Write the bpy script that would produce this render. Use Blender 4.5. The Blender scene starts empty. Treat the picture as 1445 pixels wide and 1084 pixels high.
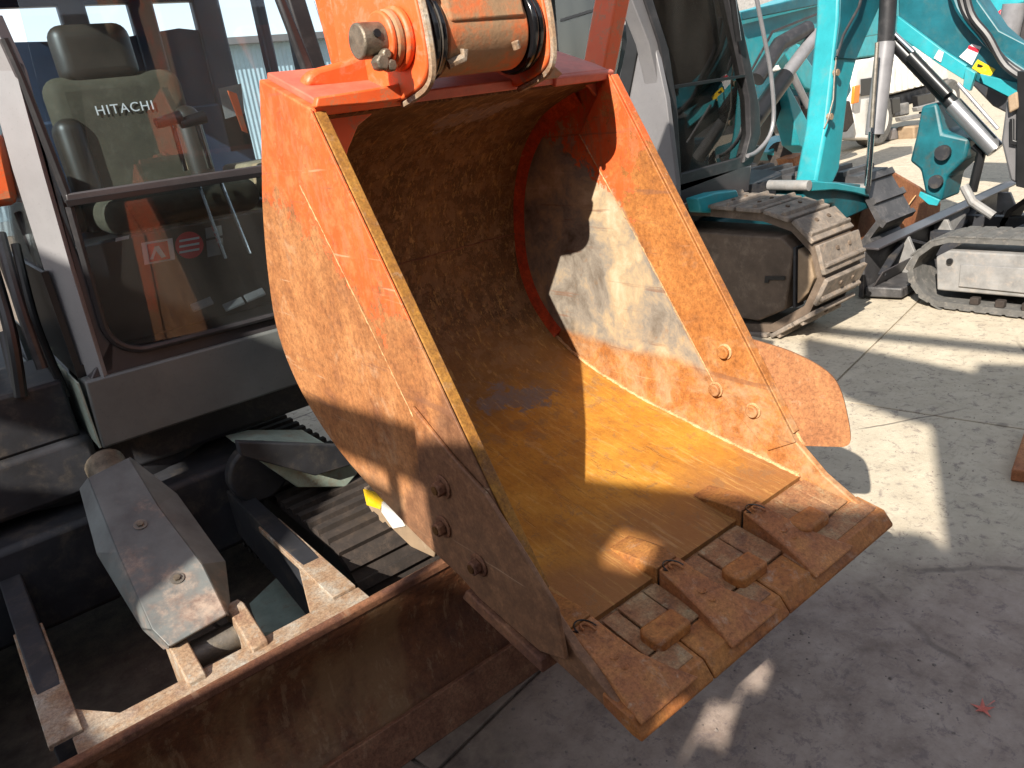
import bpy, bmesh, math, random
from mathutils import Vector, Matrix
random.seed(7)
S = bpy.context.scene
COL = S.collection
V = Vector

# ------------------------------------------------------------------ camera
# world axes: x = across the machines, y = along them, z = up
PITCH, ROLL, FOC, YAW = math.radians(20.757), math.radians(-7.541), 1073.97, math.radians(36.712)
EYE = V((0, 0, 1.6))
def _axes():
    F = V((0, math.cos(PITCH), -math.sin(PITCH))); R = V((1, 0, 0)); U = R.cross(F)
    R2 = R*math.cos(ROLL) + U*math.sin(ROLL); U2 = -R*math.sin(ROLL) + U*math.cos(ROLL)
    L = V((math.cos(YAW), math.sin(YAW), 0)); G = V((-math.sin(YAW), math.cos(YAW), 0))
    t = lambda d: V((d.dot(L), d.dot(G), d.z))
    return t(F), t(R2), t(U2)
CF, CR, CU = _axes()
cam = bpy.data.cameras.new('camera'); co = bpy.data.objects.new('camera', cam); COL.objects.link(co)
m = Matrix((CR, CU, -CF)).transposed().to_4x4(); m.translation = EYE
co.matrix_world = m
cam.sensor_fit = 'HORIZONTAL'; cam.sensor_width = 36; cam.lens = 36*FOC/1445
cam.clip_start = .02; cam.clip_end = 900
S.camera = co
# ------------------------------------------------------------------ light
SUN = V((-1, -.42, .76)).normalized()          # towards the sun
EL = math.asin(SUN.z)
w = bpy.data.worlds.new('World'); S.world = w; w.use_nodes = True
nt = w.node_tree; sk = nt.nodes.new('ShaderNodeTexSky'); sk.sky_type = 'NISHITA'; sk.sun_disc = False
sk.sun_elevation = EL; sk.sun_rotation = math.atan2(SUN.x, SUN.y); sk.air_density = 1.0; sk.dust_density = .6
bg = nt.nodes['Background']; bg.inputs[1].default_value = .125
hs = nt.nodes.new('ShaderNodeHueSaturation'); hs.inputs['Saturation'].default_value = .42; hs.inputs['Value'].default_value = 1.0
nt.links.new(sk.outputs[0], hs.inputs['Color']); nt.links.new(hs.outputs[0], bg.inputs[0])     # hazy whitish winter sky
sl = bpy.data.lights.new('sun', 'SUN'); sl.energy = 5.0; sl.angle = math.radians(.45); sl.color = (1, .93, .82)
so = bpy.data.objects.new('sun', sl); COL.objects.link(so)
so.rotation_euler = SUN.to_track_quat('Z', 'Y').to_euler()
S.view_settings.view_transform = 'Standard'; S.view_settings.look = 'None'
S.view_settings.exposure = .93; S.view_settings.gamma = 1
S.cycles.max_bounces = 8; S.cycles.transparent_max_bounces = 16
S.cycles.use_denoising = True
S.cycles.caustics_reflective = False; S.cycles.caustics_refractive = False

# ------------------------------------------------------------------ pixel of the photograph -> point on a real plane
def ray(px): return CF + CR*((px[0]-722.5)/FOC) - CU*((px[1]-542)/FOC)
AX = {'x': 0, 'y': 1, 'z': 2}
def at(px, ax, val):
    d = ray(px); i = AX[ax]
    return EYE + d*((val-EYE[i])/d[i])
def atp(px, P0, n):
    d = ray(px); return EYE + d*((P0-EYE).dot(n)/d.dot(n))

# ------------------------------------------------------------------ mesh builder
class MB:
    def __init__(s): s.v = []; s.f = []
    def add(s, vs, fs):
        o = len(s.v); s.v += [V(p) for p in vs]; s.f += [tuple(i+o for i in f) for f in fs]; return s
    def box(s, a, b):
        x0, y0, z0 = [min(p, q) for p, q in zip(a, b)]; x1, y1, z1 = [max(p, q) for p, q in zip(a, b)]
        return s.hexa([(x0,y0,z0),(x1,y0,z0),(x1,y1,z0),(x0,y1,z0)], [(x0,y0,z1),(x1,y0,z1),(x1,y1,z1),(x0,y1,z1)])
    def hexa(s, lo, hi):
        n = len(lo)
        return s.add(list(lo)+list(hi), [tuple(range(n))[::-1], tuple(range(n, 2*n))] + [(i, (i+1) % n, n+(i+1) % n, n+i) for i in range(n)])
    def prism(s, pts, off):                      # polygon (3D points) swept by a vector
        off = V(off); pts = [V(p) for p in pts]
        nrm = V((0, 0, 0))
        for i in range(len(pts)): nrm += pts[i].cross(pts[(i+1) % len(pts)])
        if nrm.dot(off) < 0: pts = pts[::-1]
        return s.hexa(pts, [p+off for p in pts])
    def sec(s, prof, ax, a, b):                  # 2D profile swept along an axis from a to b
        mk = {'x': lambda p, t: (t, p[0], p[1]), 'y': lambda p, t: (p[0], t, p[1]), 'z': lambda p, t: (p[0], p[1], t)}[ax]
        off = [0, 0, 0]; off[AX[ax]] = b-a
        return s.prism([mk(p, a) for p in prof], off)
    def tube(s, pts, r, n=10, cap=True):
        pts = [V(p) for p in pts]; rr = r if isinstance(r, (list, tuple)) else [r]*len(pts)
        t0 = (pts[1]-pts[0]).normalized(); a = t0.orthogonal().normalized(); rings = []
        for i, p in enumerate(pts):
            t = (pts[min(i+1, len(pts)-1)]-pts[max(i-1, 0)]).normalized()
            a = (a - t*a.dot(t)).normalized(); b = t.cross(a)
            rings.append([p + (a*math.cos(k*2*math.pi/n) + b*math.sin(k*2*math.pi/n))*rr[i] for k in range(n)])
        o = len(s.v)
        for q in rings: s.v += q
        for i in range(len(pts)-1):
            for k in range(n):
                s.f.append((o+i*n+k, o+i*n+(k+1) % n, o+(i+1)*n+(k+1) % n, o+(i+1)*n+k))
        if cap:
            s.f.append(tuple(o+k for k in range(n))[::-1]); s.f.append(tuple(o+(len(pts)-1)*n+k for k in range(n)))
        return s
    def beam(s, a, b, wd, ht, up=(0, 0, 1)):      # rectangular bar between two points
        a, b = V(a), V(b); t = (b-a).normalized(); sd = t.cross(V(up)).normalized(); u = sd.cross(t)
        c = [(-1,-1),(1,-1),(1,1),(-1,1)]
        return s.hexa([a+sd*i*wd/2+u*j*ht/2 for i, j in c], [b+sd*i*wd/2+u*j*ht/2 for i, j in c])
    def build(s, name, mat, parent=None, bevel=0, smooth=35, seg=2):
        base = world_loc(parent) if parent else V((0, 0, 0))
        me = bpy.data.meshes.new(name); me.from_pydata([p-base for p in s.v], [], s.f)
        bm = bmesh.new(); bm.from_mesh(me); bmesh.ops.recalc_face_normals(bm, faces=bm.faces); bm.to_mesh(me); bm.free()
        me.materials.append(mat)
        for p in me.polygons: p.use_smooth = True
        me.set_sharp_from_angle(angle=math.radians(smooth))
        o = bpy.data.objects.new(name, me); COL.objects.link(o)
        if parent: o.parent = parent
        if bevel:
            b = o.modifiers.new('edge', 'BEVEL'); b.width = bevel; b.segments = seg; b.limit_method = 'ANGLE'; b.angle_limit = math.radians(30)
            b.harden_normals = False
        return o
LOC = {}
def world_loc(o):
    p = V((0, 0, 0))
    while o: p += V(o.location); o = o.parent
    return p
def root(name, loc, label, cat, group=None):
    o = bpy.data.objects.new(name, None); o.empty_display_size = .2; COL.objects.link(o); o.location = loc
    o['label'] = label; o['category'] = cat
    if group: o['group'] = group
    return o
def tag(o, label, cat, group=None, kind=None):
    if label: o['label'] = label
    if cat: o['category'] = cat
    if group: o['group'] = group
    if kind: o['kind'] = kind
    return o
def copy(o, parent, d):
    c = o.copy(); c.parent = parent; c.location = V(o.location)+V(d); COL.objects.link(c); return c
def pprism(pts, ax, val, th):                    # traced outline on a real plane, real thickness
    off = [0, 0, 0]; off[AX[ax]] = th
    return MB().prism([at(p, ax, val) for p in pts], off)
def spline(pts, n=6, closed=False):
    out = []; N = len(pts)
    P = lambda i: pts[i % N] if closed else pts[max(0, min(N-1, i))]
    for i in range(N if closed else N-1):
        p0, p1, p2, p3 = P(i-1), P(i), P(i+1), P(i+2)
        for k in range(n):
            t = k/n
            out.append(tuple(.5*((2*b)+(-a+c)*t+(2*a-5*b+4*c-d)*t*t+(-a+3*b-3*c+d)*t**3) for a, b, c, d in zip(p0, p1, p2, p3)))
    if not closed: out.append(tuple(pts[-1]))
    return out

# ------------------------------------------------------------------ materials
class T:
    def __init__(s, name):
        s.m = bpy.data.materials.new(name); s.m.use_nodes = True; s.t = s.m.node_tree; s.b = s.t.nodes['Principled BSDF']
        s.pos = s.t.nodes.new('ShaderNodeNewGeometry').outputs['Position']
    def _in(s, sock, v):
        if isinstance(v, bpy.types.NodeSocket): s.t.links.new(v, sock)
        elif isinstance(v, (tuple, list)) and len(v) == 3 and sock.type == 'RGBA': sock.default_value = (*v, 1)
        else: sock.default_value = v
    def mapped(s, sc=(1, 1, 1), rot=(0, 0, 0), loc=(0, 0, 0)):
        n = s.t.nodes.new('ShaderNodeMapping'); s._in(n.inputs['Vector'], s.pos)
        n.inputs['Scale'].default_value = sc; n.inputs['Rotation'].default_value = rot; n.inputs['Location'].default_value = loc
        return n.outputs[0]
    def noise(s, scale, det=6, rough=.6, vec=None, dist=0):
        n = s.t.nodes.new('ShaderNodeTexNoise'); s._in(n.inputs['Vector'], vec or s.pos)
        n.inputs['Scale'].default_value = scale; n.inputs['Detail'].default_value = det; n.inputs['Roughness'].default_value = rough
        n.inputs['Distortion'].default_value = dist
        return n.outputs['Fac']
    def voro(s, scale, feat='DISTANCE_TO_EDGE', vec=None):
        n = s.t.nodes.new('ShaderNodeTexVoronoi'); n.feature = feat; s._in(n.inputs['Vector'], vec or s.pos); n.inputs['Scale'].default_value = scale
        return n.outputs['Distance']
    def warp(s, amt, scale):
        n = s.t.nodes.new('ShaderNodeTexNoise'); s._in(n.inputs['Vector'], s.pos); n.inputs['Scale'].default_value = scale; n.inputs['Detail'].default_value = 5
        a = s.t.nodes.new('ShaderNodeVectorMath'); a.operation = 'SCALE'; s._in(a.inputs[0], n.outputs['Color']); a.inputs['Scale'].default_value = amt
        b = s.t.nodes.new('ShaderNodeVectorMath'); b.operation = 'ADD'; s._in(b.inputs[0], s.pos); s._in(b.inputs[1], a.outputs[0])
        return b.outputs[0]
    def math(s, op, a, b=0, c=0, clamp=False):
        n = s.t.nodes.new('ShaderNodeMath'); n.operation = op; s._in(n.inputs[0], a); s._in(n.inputs[1], b)
        if op in ('MULTIPLY_ADD', 'SMOOTH_MIN'): s._in(n.inputs[2], c)
        n.use_clamp = clamp; return n.outputs[0]
    def step(s, v, lo, hi):
        n = s.t.nodes.new('ShaderNodeMapRange'); n.interpolation_type = 'SMOOTHSTEP'; s._in(n.inputs['Value'], v)
        n.inputs['From Min'].default_value = lo; n.inputs['From Max'].default_value = hi; return n.outputs[0]
    def lin(s, x=0, y=0, z=0, c=0):              # plane coordinate x*X + y*Y + z*Z + c
        n = s.t.nodes.new('ShaderNodeVectorMath'); n.operation = 'DOT_PRODUCT'; s._in(n.inputs[0], s.pos); n.inputs[1].default_value = (x, y, z)
        return s.math('ADD', n.outputs['Value'], c)
    def mix(s, f, a, b):
        n = s.t.nodes.new('ShaderNodeMix'); n.data_type = 'RGBA'; s._in(n.inputs[0], f); s._in(n.inputs[6], a); s._in(n.inputs[7], b); return n.outputs[2]
    def ramp(s, f, stops):
        n = s.t.nodes.new('ShaderNodeValToRGB'); e = n.color_ramp.elements
        while len(e) < len(stops): e.new(.5)
        for q, (p, c) in zip(e, stops): q.position = p; q.color = (*c, 1)
        s._in(n.inputs[0], f); return n.outputs[0]
    def bump(s, h, d=.002, st=.6):
        n = s.t.nodes.new('ShaderNodeBump'); n.inputs['Strength'].default_value = st; n.inputs['Distance'].default_value = d; s._in(n.inputs['Height'], h)
        s._in(s.b.inputs['Normal'], n.outputs[0])
    def out(s, col, rough=.6, metal=0, spec=.5):
        s._in(s.b.inputs['Base Color'], col); s._in(s.b.inputs['Roughness'], rough); s._in(s.b.inputs['Metallic'], metal)
        s.b.inputs['Specular IOR Level'].default_value = spec
        return s.m
ORANGE = (.74, .125, .03)
def rustcol(t, a=(.30, .105, .03), b=(.42, .18, .055), c=(.16, .055, .025), sc=9):
    n1 = t.noise(sc, 8, .68); n2 = t.noise(sc*9, 6, .7)
    base = t.ramp(n1, [(.3, c), (.48, a), (.68, b)])
    n3 = t.noise(230, 3, .6); pit = t.step(t.noise(sc*5, 10, .82, t.warp(.06, 12)), .56, .62)
    fine = t.ramp(t.math('ADD', t.math('MULTIPLY', n2, .65), t.math('MULTIPLY', n3, .35)), [(.36, (.38, .33, .30)), (.5, (.95, .95, .95)), (.64, (1.55, 1.5, 1.4))])
    base = t.mix(t.math('MULTIPLY', pit, .38), base, tuple(x*.55 for x in c))
    run = t.step(t.noise(7, 6, .7, t.mapped((1, 1, .18))), .50, .66); base = t.mix(t.math('MULTIPLY', run, .4), base, tuple(min(1, x*1.25) for x in b))
    n = t.t.nodes.new('ShaderNodeMix'); n.data_type = 'RGBA'; n.blend_type = 'MULTIPLY'; n.inputs[0].default_value = .62
    t._in(n.inputs[6], base); t._in(n.inputs[7], fine)
    return n.outputs[2], n1, n2
def scratches(t, rot, sc=26, lo=.62, hi=.70):
    v = t.mapped((1, .06, 1), rot); n = t.noise(sc, 4, .75, v)
    return t.step(n, lo, hi)
def rust(name, a, b, c, sc=9, rough=.75, dusty=None, bd=.0015, spec=.35):
    t = T(name); col, n1, n2 = rustcol(t, a, b, c, sc)
    if dusty:
        col = t.mix(t.math('MULTIPLY', t.step(t.noise(sc*2.2, 9, .75, t.warp(.08, 6)), .55, .72), .7), col, dusty)
    s1 = scratches(t, (.6, .3, .5)); col = t.mix(t.math('MULTIPLY', s1, .22), col, (.5, .36, .24))
    t.bump(t.math('ADD', n2, t.math('MULTIPLY', n1, 2)), bd)
    return t.out(col, rough, 0, spec)
def plain(name, col, rough=.5, metal=0, var=.25, sc=6, bd=0, dust=None, dustamt=.5):
    t = T(name); n = t.noise(sc, 7, .65); n2 = t.noise(sc*11, 4, .6)
    lo = tuple(x*(1-var) for x in col); hi = tuple(min(1, x*(1+var)) for x in col)
    c = t.ramp(n, [(.3, lo), (.7, hi)])
    sp_ = t.step(t.noise(sc*24, 4, .7), .60, .68); c = t.mix(t.math('MULTIPLY', sp_, .30), c, tuple(x*.45 for x in col))
    if dust: c = t.mix(t.math('MULTIPLY', t.step(t.noise(sc*1.7, 9, .75, t.warp(.1, 5)), .48, .72), dustamt), c, dust)
    if bd: t.bump(n2, bd)
    return t.out(c, rough, metal)

# paint on the side plates ends along a line; below it bare rust; a polished steel field on the right-hand one
def side_mat(name, a_, b_, c_, bare=False, shift=0):
    t = T(name); col, n1, n2 = rustcol(t, a_, b_, c_, 8)
    # pale dust clouds and scratches
    dust = t.step(t.noise(7, 9, .72, t.warp(.25, 3)), .54, .70)
    col = t.mix(t.math('MULTIPLY', dust, .45), col, (.50, .33, .20))
    if not bare:
        low = t.step(t.math('ADD', t.lin(z=-1, y=-.25, c=1.12), t.math('MULTIPLY', t.noise(6, 6), .25)), .02, .25)
        col = t.mix(t.math('MULTIPLY', low, .55), col, (.48, .33, .20))
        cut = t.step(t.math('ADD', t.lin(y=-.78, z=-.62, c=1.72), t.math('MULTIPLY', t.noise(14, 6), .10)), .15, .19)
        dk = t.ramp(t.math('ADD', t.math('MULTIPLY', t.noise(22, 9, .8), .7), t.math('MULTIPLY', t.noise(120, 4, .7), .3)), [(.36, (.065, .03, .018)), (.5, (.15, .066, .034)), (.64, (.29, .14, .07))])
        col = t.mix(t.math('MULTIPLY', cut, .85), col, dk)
    if bare:
        inner = t.lin(y=.856, z=-.518, c=-.492)   # distance behind the rim line
        f = t.step(t.math('ADD', inner, t.math('MULTIPLY', t.noise(12, 5), .03)), .17, .19)
        g = t.step(t.math('ADD', t.lin(z=1, y=-.05), t.math('MULTIPLY', t.noise(9, 6), .06)), .76, .80)
        steel = t.ramp(t.noise(6.5, 9, .7, t.warp(.3, 2.2)), [(.30, (.10, .075, .055)), (.46, (.25, .215, .175)), (.56, (.42, .31, .19)), (.68, (.55, .44, .31))])
        mud = t.step(t.noise(24, 6, .7), .58, .72)
        steel = t.mix(t.math('MULTIPLY', mud, .5), steel, (.30, .16, .07))
        col = t.mix(t.math('MULTIPLY', f, g), col, steel)
        pale = t.math('MULTIPLY', t.step(t.noise(11, 8, .72, t.warp(.2, 5)), .38, .74), t.math('MULTIPLY', t.step(t.math('ADD', t.lin(z=-1, c=.95), t.math('MULTIPLY', t.noise(16, 7, .7), .35)), .20, .36), .75))
        col = t.mix(pale, col, (.46, .33, .20))
    # remaining orange paint
    edge = t.math('ADD', t.lin(y=-.40 if not bare else -.10, z=1, c=(-.675 if not bare else -1.10)+shift), t.math('MULTIPLY', t.math('SUBTRACT', t.noise(15, 9, .76), .5), .50))
    if not bare: edge = t.math('ADD', edge, t.math('MAXIMUM', 0, t.math('SUBTRACT', .10, t.math('MULTIPLY', t.math('ABSOLUTE', t.lin(y=.856, z=-.518, c=-.625)), 1.3))))
    if bare:   # paint tongue runs down along the weld line only
        edge = t.math('SUBTRACT', edge, t.math('MULTIPLY', t.math('ABSOLUTE', t.lin(y=.856, z=-.518, c=-.645)), 1.1))
    paint = t.step(edge, 0, .025)
    chips = t.math('MAXIMUM', t.step(t.noise(34, 9, .78, t.mapped((1, 1, .45))), .565, .60), t.step(t.noise(10, 10, .8, t.warp(.12, 8)), .56, .575))
    oc = t.ramp(t.noise(5, 5), [(.3, (.62, .085, .018)), (.7, ORANGE)])
    oc = t.mix(t.math('MULTIPLY', t.step(t.noise(20, 8, .75), .46, .66), .55), oc, (.60, .20, .08))
    vein = t.step(t.noise(17, 8, .78, t.mapped((1, 1.6, .5), (.5, 0, 0))), .53, .60); oc = t.mix(t.math('MULTIPLY', vein, .55), oc, (.34, .15, .07))
    paint = t.math('MULTIPLY', paint, t.math('SUBTRACT', 1, t.math('MULTIPLY', chips, .75)))
    col = t.mix(paint, col, oc)
    sc = scratches(t, (0, 0.4, .2), 30, .60, .68); col = t.mix(t.math('MULTIPLY', sc, .55), col, (.20, .09, .05))
    sc = scratches(t, (.9, -.4, .6), 22, .64, .70); col = t.mix(t.math('MULTIPLY', sc, .35), col, (.62, .45, .30))
    t.bump(t.math('ADD', n2, t.math('MULTIPLY', paint, .6)), .0016)
    return t.out(col, .62, 0, .35)

M = {}
M['side_l'] = side_mat('weathered_orange_side', (.31, .125, .045), (.42, .19, .075), (.20, .08, .038))
M['side_r'] = side_mat('weathered_inner_side', (.36, .135, .035), (.46, .19, .055), (.24, .09, .03), bare=True)
M['paint'] = (lambda t: (t.bump(t.noise(60, 5), .001), t.out(t.mix(t.math('MULTIPLY', t.step(t.noise(19, 10, .78, t.warp(.1, 9)), .49, .62), .75), t.ramp(t.noise(6, 6), [(.35, (.70, .10, .02)), (.65, ORANGE)]), (.36, .19, .10)), .5))[1])(T('orange_paint'))
M['paint_mud'] = (lambda t: (t.bump(t.noise(40, 8, .7), .004), t.out(t.ramp(t.noise(11, 9, .72), [(.32, (.70, .13, .03)), (.43, (.48, .16, .06)), (.52, (.33, .19, .10)), (.7, (.27, .18, .10))]), .8))[1])(T('muddy_orange_paint'))
M['mud'] = plain('dried_mud_on_orange', (.40, .20, .10), .85, 0, .35, 15, .003, (.62, .14, .04), .7)
M['paint_red'] = plain('orange_paint_faded', (.55, .13, .08), .5, 0, .25, 12, .001, (.42, .2, .13), .5)
def floor_mat():
    t = T('yellow_rust'); n1 = t.noise(7, 9, .7, t.warp(.15, 3)); n2 = t.noise(80, 5, .7)
    col = t.ramp(n1, [(.28, (.34, .125, .018)), (.5, (.50, .215, .028)), (.7, (.60, .29, .045))])
    # rear half darker brown rust, worn purple-grey bare patch, pale weld dust
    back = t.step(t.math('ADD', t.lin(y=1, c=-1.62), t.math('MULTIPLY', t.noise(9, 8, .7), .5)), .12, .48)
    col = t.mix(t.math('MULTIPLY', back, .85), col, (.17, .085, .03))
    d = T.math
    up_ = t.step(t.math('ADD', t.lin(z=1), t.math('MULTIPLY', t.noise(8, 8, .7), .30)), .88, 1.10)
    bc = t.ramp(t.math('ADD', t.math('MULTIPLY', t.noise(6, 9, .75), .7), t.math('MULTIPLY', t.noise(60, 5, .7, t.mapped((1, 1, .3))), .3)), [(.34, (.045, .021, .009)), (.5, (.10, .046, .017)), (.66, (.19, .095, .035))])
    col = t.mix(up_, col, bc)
    dx = t.math('MULTIPLY', t.lin(x=1, c=-1.30), 1/.20); dy = t.math('MULTIPLY', t.lin(y=1, x=.3, c=-1.72-.39), 1/.11)
    rr = t.math('ADD', t.math('MULTIPLY', dx, dx), t.math('MULTIPLY', dy, dy))
    patch = t.step(t.math('ADD', t.math('MULTIPLY', rr, -.30), t.noise(16, 9, .75, t.warp(.15, 8))), .38, .45)
    col = t.mix(patch, col, (.19, .14, .125))
    side = t.step(t.math('ADD', t.lin(x=1, y=-.1), t.math('MULTIPLY', t.noise(15, 8, .7), .22)), 1.55, 1.66)
    col = t.mix(t.math('MULTIPLY', side, .55), col, (.52, .33, .17))
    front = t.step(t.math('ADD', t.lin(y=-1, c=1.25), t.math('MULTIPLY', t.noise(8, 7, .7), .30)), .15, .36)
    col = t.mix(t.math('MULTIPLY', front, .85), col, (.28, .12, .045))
    fl = t.step(t.noise(60, 7, .75), .56, .7); col = t.mix(t.math('MULTIPLY', fl, .28), col, (.28, .12, .03))
    s1 = t.step(t.noise(20, 4, .7, t.mapped((1, .06, 1), (0, 0, .9))), .62, .68); col = t.mix(t.math('MULTIPLY', s1, .3), col, (.62, .37, .15))
    s1 = t.step(t.noise(20, 4, .7, t.mapped((1, .05, 1), (0, 0, -.2))), .63, .68); col = t.mix(t.math('MULTIPLY', s1, .25), col, (.62, .4, .2))
    sc1 = t.noise(75, 6, .8, t.mapped((1, .03, .4))); col = t.mix(t.math('MULTIPLY', t.step(sc1, .54, .64), .38), col, (.26, .12, .035)); col = t.mix(t.math('MULTIPLY', t.step(sc1, .46, .38), .32), col, (.66, .40, .13))
    dirt = t.step(t.math('ADD', t.noise(19, 10, .8, t.warp(.1, 10)), t.math('MULTIPLY', t.step(t.lin(y=1), 1.35, 1.8), .05)), .55, .60); col = t.mix(t.math('MULTIPLY', dirt, .5), col, (.23, .13, .065))
    gouge = t.step(t.noise(13, 6, .75, t.mapped((1, .10, 1), (0, 0, .35))), .60, .64); col = t.mix(t.math('MULTIPLY', gouge, .4), col, (.30, .15, .05))
    flake = t.step(t.noise(30, 9, .8, t.warp(.05, 14)), .56, .60); col = t.mix(t.math('MULTIPLY', flake, .35), col, (.26, .11, .03))
    t.bump(t.math('ADD', t.math('ADD', n2, t.math('MULTIPLY', t.noise(11, 6, .6), 2.5)), t.math('MULTIPLY', gouge, -.8)), .0035)
    return t.out(col, .62, 0, .3)
M['floor'] = floor_mat()
M['back'] = rust('dark_brown_rust', (.10, .046, .017), (.16, .078, .028), (.05, .024, .011), 5, .9, spec=.12)
M['rimedge'] = rust('ochre_rust', (.27, .115, .02), (.34, .165, .03), (.16, .07, .03), 14, .75, (.34,.2,.12))
M['adapter'] = rust('adapter_rust', (.32, .13, .04), (.42, .19, .05), (.20, .08, .035), 12, .66, (.40, .28, .20))
M['fillet'] = rust('shaded_orange_fillet', (.40, .045, .012), (.5, .07, .015), (.16, .04, .015), 7, .7)  # orange paint with the corner's deep shade put into its colour
M['tooth'] = rust('tooth_rust', (.34, .13, .05), (.44, .19, .06), (.22, .085, .04), 14, .66, (.46, .32, .22))
M['tip'] = rust('tip_rust', (.33, .12, .035), (.42, .18, .05), (.22, .08, .04), 9, .6, (.42, .30, .22))
M['lipbare'] = rust('lip_rust', (.30, .14, .065), (.36, .24, .13), (.15, .075, .05), 16, .7, (.42, .38, .24))
M['edge_brown'] = rust('brown_edge_rust', (.22, .10, .06), (.32, .17, .10), (.13, .06, .04), 12, .7)
M['cutter'] = rust('cutter_rust', (.15, .065, .038), (.24, .11, .055), (.10, .045, .035), 10, .8, (.36, .20, .11))
M['wing'] = rust('wing_rust', (.28, .115, .045), (.34, .15, .06), (.23, .09, .036), 12, .8, (.40, .24, .14))
M['weld'] = rust('weld_rust', (.50, .28, .13), (.58, .38, .20), (.36, .17, .08), 20, .8)
M['blade'] = (lambda t: (t.bump(t.math('ADD', t.noise(70, 5), t.math('MULTIPLY', t.noise(6, 5), 4)), .004), t.out(t.mix(t.math('MULTIPLY', t.step(t.noise(30, 7, .75, t.mapped((1, 1, .12), (0, .5, 0))), .54, .62), .5), t.mix(t.math('MULTIPLY', t.step(t.noise(5, 6, .6, t.mapped((1, 1, .35), (0, .75, 0))), .46, .62), .75), rustcol(t, (.15, .055, .025), (.21, .085, .035), (.085, .034, .02), 7)[0], (.28, .16, .075)), (.36, .23, .13)), .55))[1])(T('blade_rust'))
M['flange'] = rust('flange_rust', (.30, .20, .125), (.36, .33, .28), (.21, .12, .08), 15, .8, (.38, .40, .37))
M['pin'] = plain('greasy_steel', (.17, .14, .105), .45, .5, .5, 25, .002, (.32, .25, .17), .6)
M['steel'] = plain('worn_steel', (.20, .18, .155), .5, .6, .35, 22, .0015, (.34, .28, .2), .6)
M['dark'] = plain('dark_grey_paint', (.026, .025, .027), .4, 0, .2, 4, 0, (.12, .11, .11), .35)
M['cabgrey'] = plain('cab_grey_paint', (.15, .145, .15), .42, 0, .12, 3, 0, (.22, .21, .2), .3)
M['cabdk'] = plain('cab_dark_paint', (.050, .045, .048), .38, 0, .2, 5, 0, (.10, .09, .085), .3)
M['pillar'] = plain('light_grey_pillar', (.21, .205, .21), .4, 0, .1, 5)
M['skirt'] = plain('skirt_grey_green', (.13, .138, .134), .32, 0, .2, 4, 0, (.17, .17, .16), .35)
M['guard'] = (lambda t: (t.bump(t.noise(50, 6), .0012), t.out(t.mix(t.math('MULTIPLY', t.step(t.math('ADD', t.noise(9, 9, .72), t.lin(y=-.45, c=.9)), .52, .74), .85), t.ramp(t.noise(7, 7), [(.3, (.085, .085, .085)), (.7, (.18, .20, .195))]), t.ramp(t.noise(25, 6, .7), [(.4, (.20, .13, .10)), (.6, (.42, .32, .25))])), .55))[1])(T('pale_green_worn_paint'))
M['pale'] = plain('pale_green_paint', (.33, .40, .34), .5, 0, .3, 9, .001, (.30, .22, .15), .9)
M['navy'] = plain('navy_black_steel', (.022, .023, .028), .6, 0, .5, 6, 0, (.10, .082, .065), .65)
M['black'] = plain('black_plastic', (.012, .012, .013), .35, 0, .3, 8)
M['seal'] = plain('black_rubber_seal', (.008, .008, .009), .15, 0, .3, 8)
M['rubber'] = plain('dusty_rubber', (.030, .022, .018), .85, 0, .4, 14, .002, (.09, .062, .045), .6)
M['rubber_grey'] = plain('grey_dusty_rubber', (.10, .097, .092), .85, 0, .3, 14, .002, (.27, .24, .21), .6)
M['steeltrack'] = plain('dusty_track_steel', (.20, .165, .135), .8, 0, .4, 16, .006, (.38, .28, .20), .85)
M['trackbrown'] = plain('brown_dusty_frame', (.12, .085, .06), .75, 0, .3, 7, .002, (.25, .19, .14), .6)
M['trackend'] = plain('tan_dusty_frame', (.27, .19, .12), .75, 0, .25, 7, .002, (.40, .31, .22), .5)
M['teal'] = plain('teal_paint', (.022, .29, .335), .4, 0, .22, 4, .0005, (.12, .27, .27), .55)
M['teal_shaded'] = plain('shaded_teal_paint', (.006, .10, .13), .45, 0, .35, 5, .0005, (.06, .12, .12), .6)  # teal paint with shade put into the colour, for parts in shadow
M['teal_shaded_dirty'] = plain('shaded_dirty_teal_paint', (.006, .10, .125), .5, 0, .4, 5, .001, (.07, .06, .045), .8)  # teal darkened to carry the bracket's shade, with brown dirt over it
M['chrome'] = plain('grey_cylinder', (.30, .30, .31), .28, .7, .15, 9)
M['cylgrey'] = plain('grey_cylinder_paint', (.21, .205, .215), .4, .1, .2, 8)
M['rod'] = plain('polished_rod', (.6, .6, .6), .12, 1, .05, 9)
M['white'] = plain('white_paint', (.72, .70, .66), .45, 0, .1, 4, 0, (.45, .40, .34), .4)
M['yellow'] = plain('yellow_label', (.80, .50, .01), .4, 0, .1, 30, 0, (.55, .42, .25), .4)
M['red'] = plain('red_label', (.70, .02, .04), .4, 0, .1, 30)
M['whitelab'] = plain('white_label', (.72, .70, .70), .4, 0, .08, 30)
M['amber'] = plain('amber_lens', (.75, .20, .02), .25, 0, .1, 20)
M['brownbucket'] = rust('brown_bucket_rust', (.32, .125, .055), (.42, .19, .08), (.22, .08, .04), 5, .7)
M['blackrust'] = plain('dark_blade_paint', (.055, .053, .055), .5, 0, .45, 6, .001, (.17, .155, .15), .7)
M['greydust'] = plain('dusty_grey_paint', (.22, .215, .21), .6, 0, .3, 9, .001, (.36, .30, .25), .6)
M['seat'] = plain('olive_seat_cloth', (.060, .05, .03), .85, 0, .25, 12, .001, (.13, .11, .08), .4)
M['seatdk'] = plain('brown_headrest_vinyl', (.032, .024, .017), .45, 0, .3, 12)
M['seatside'] = plain('tan_panel', (.30, .23, .14), .7, 0, .3, 10)
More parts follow.
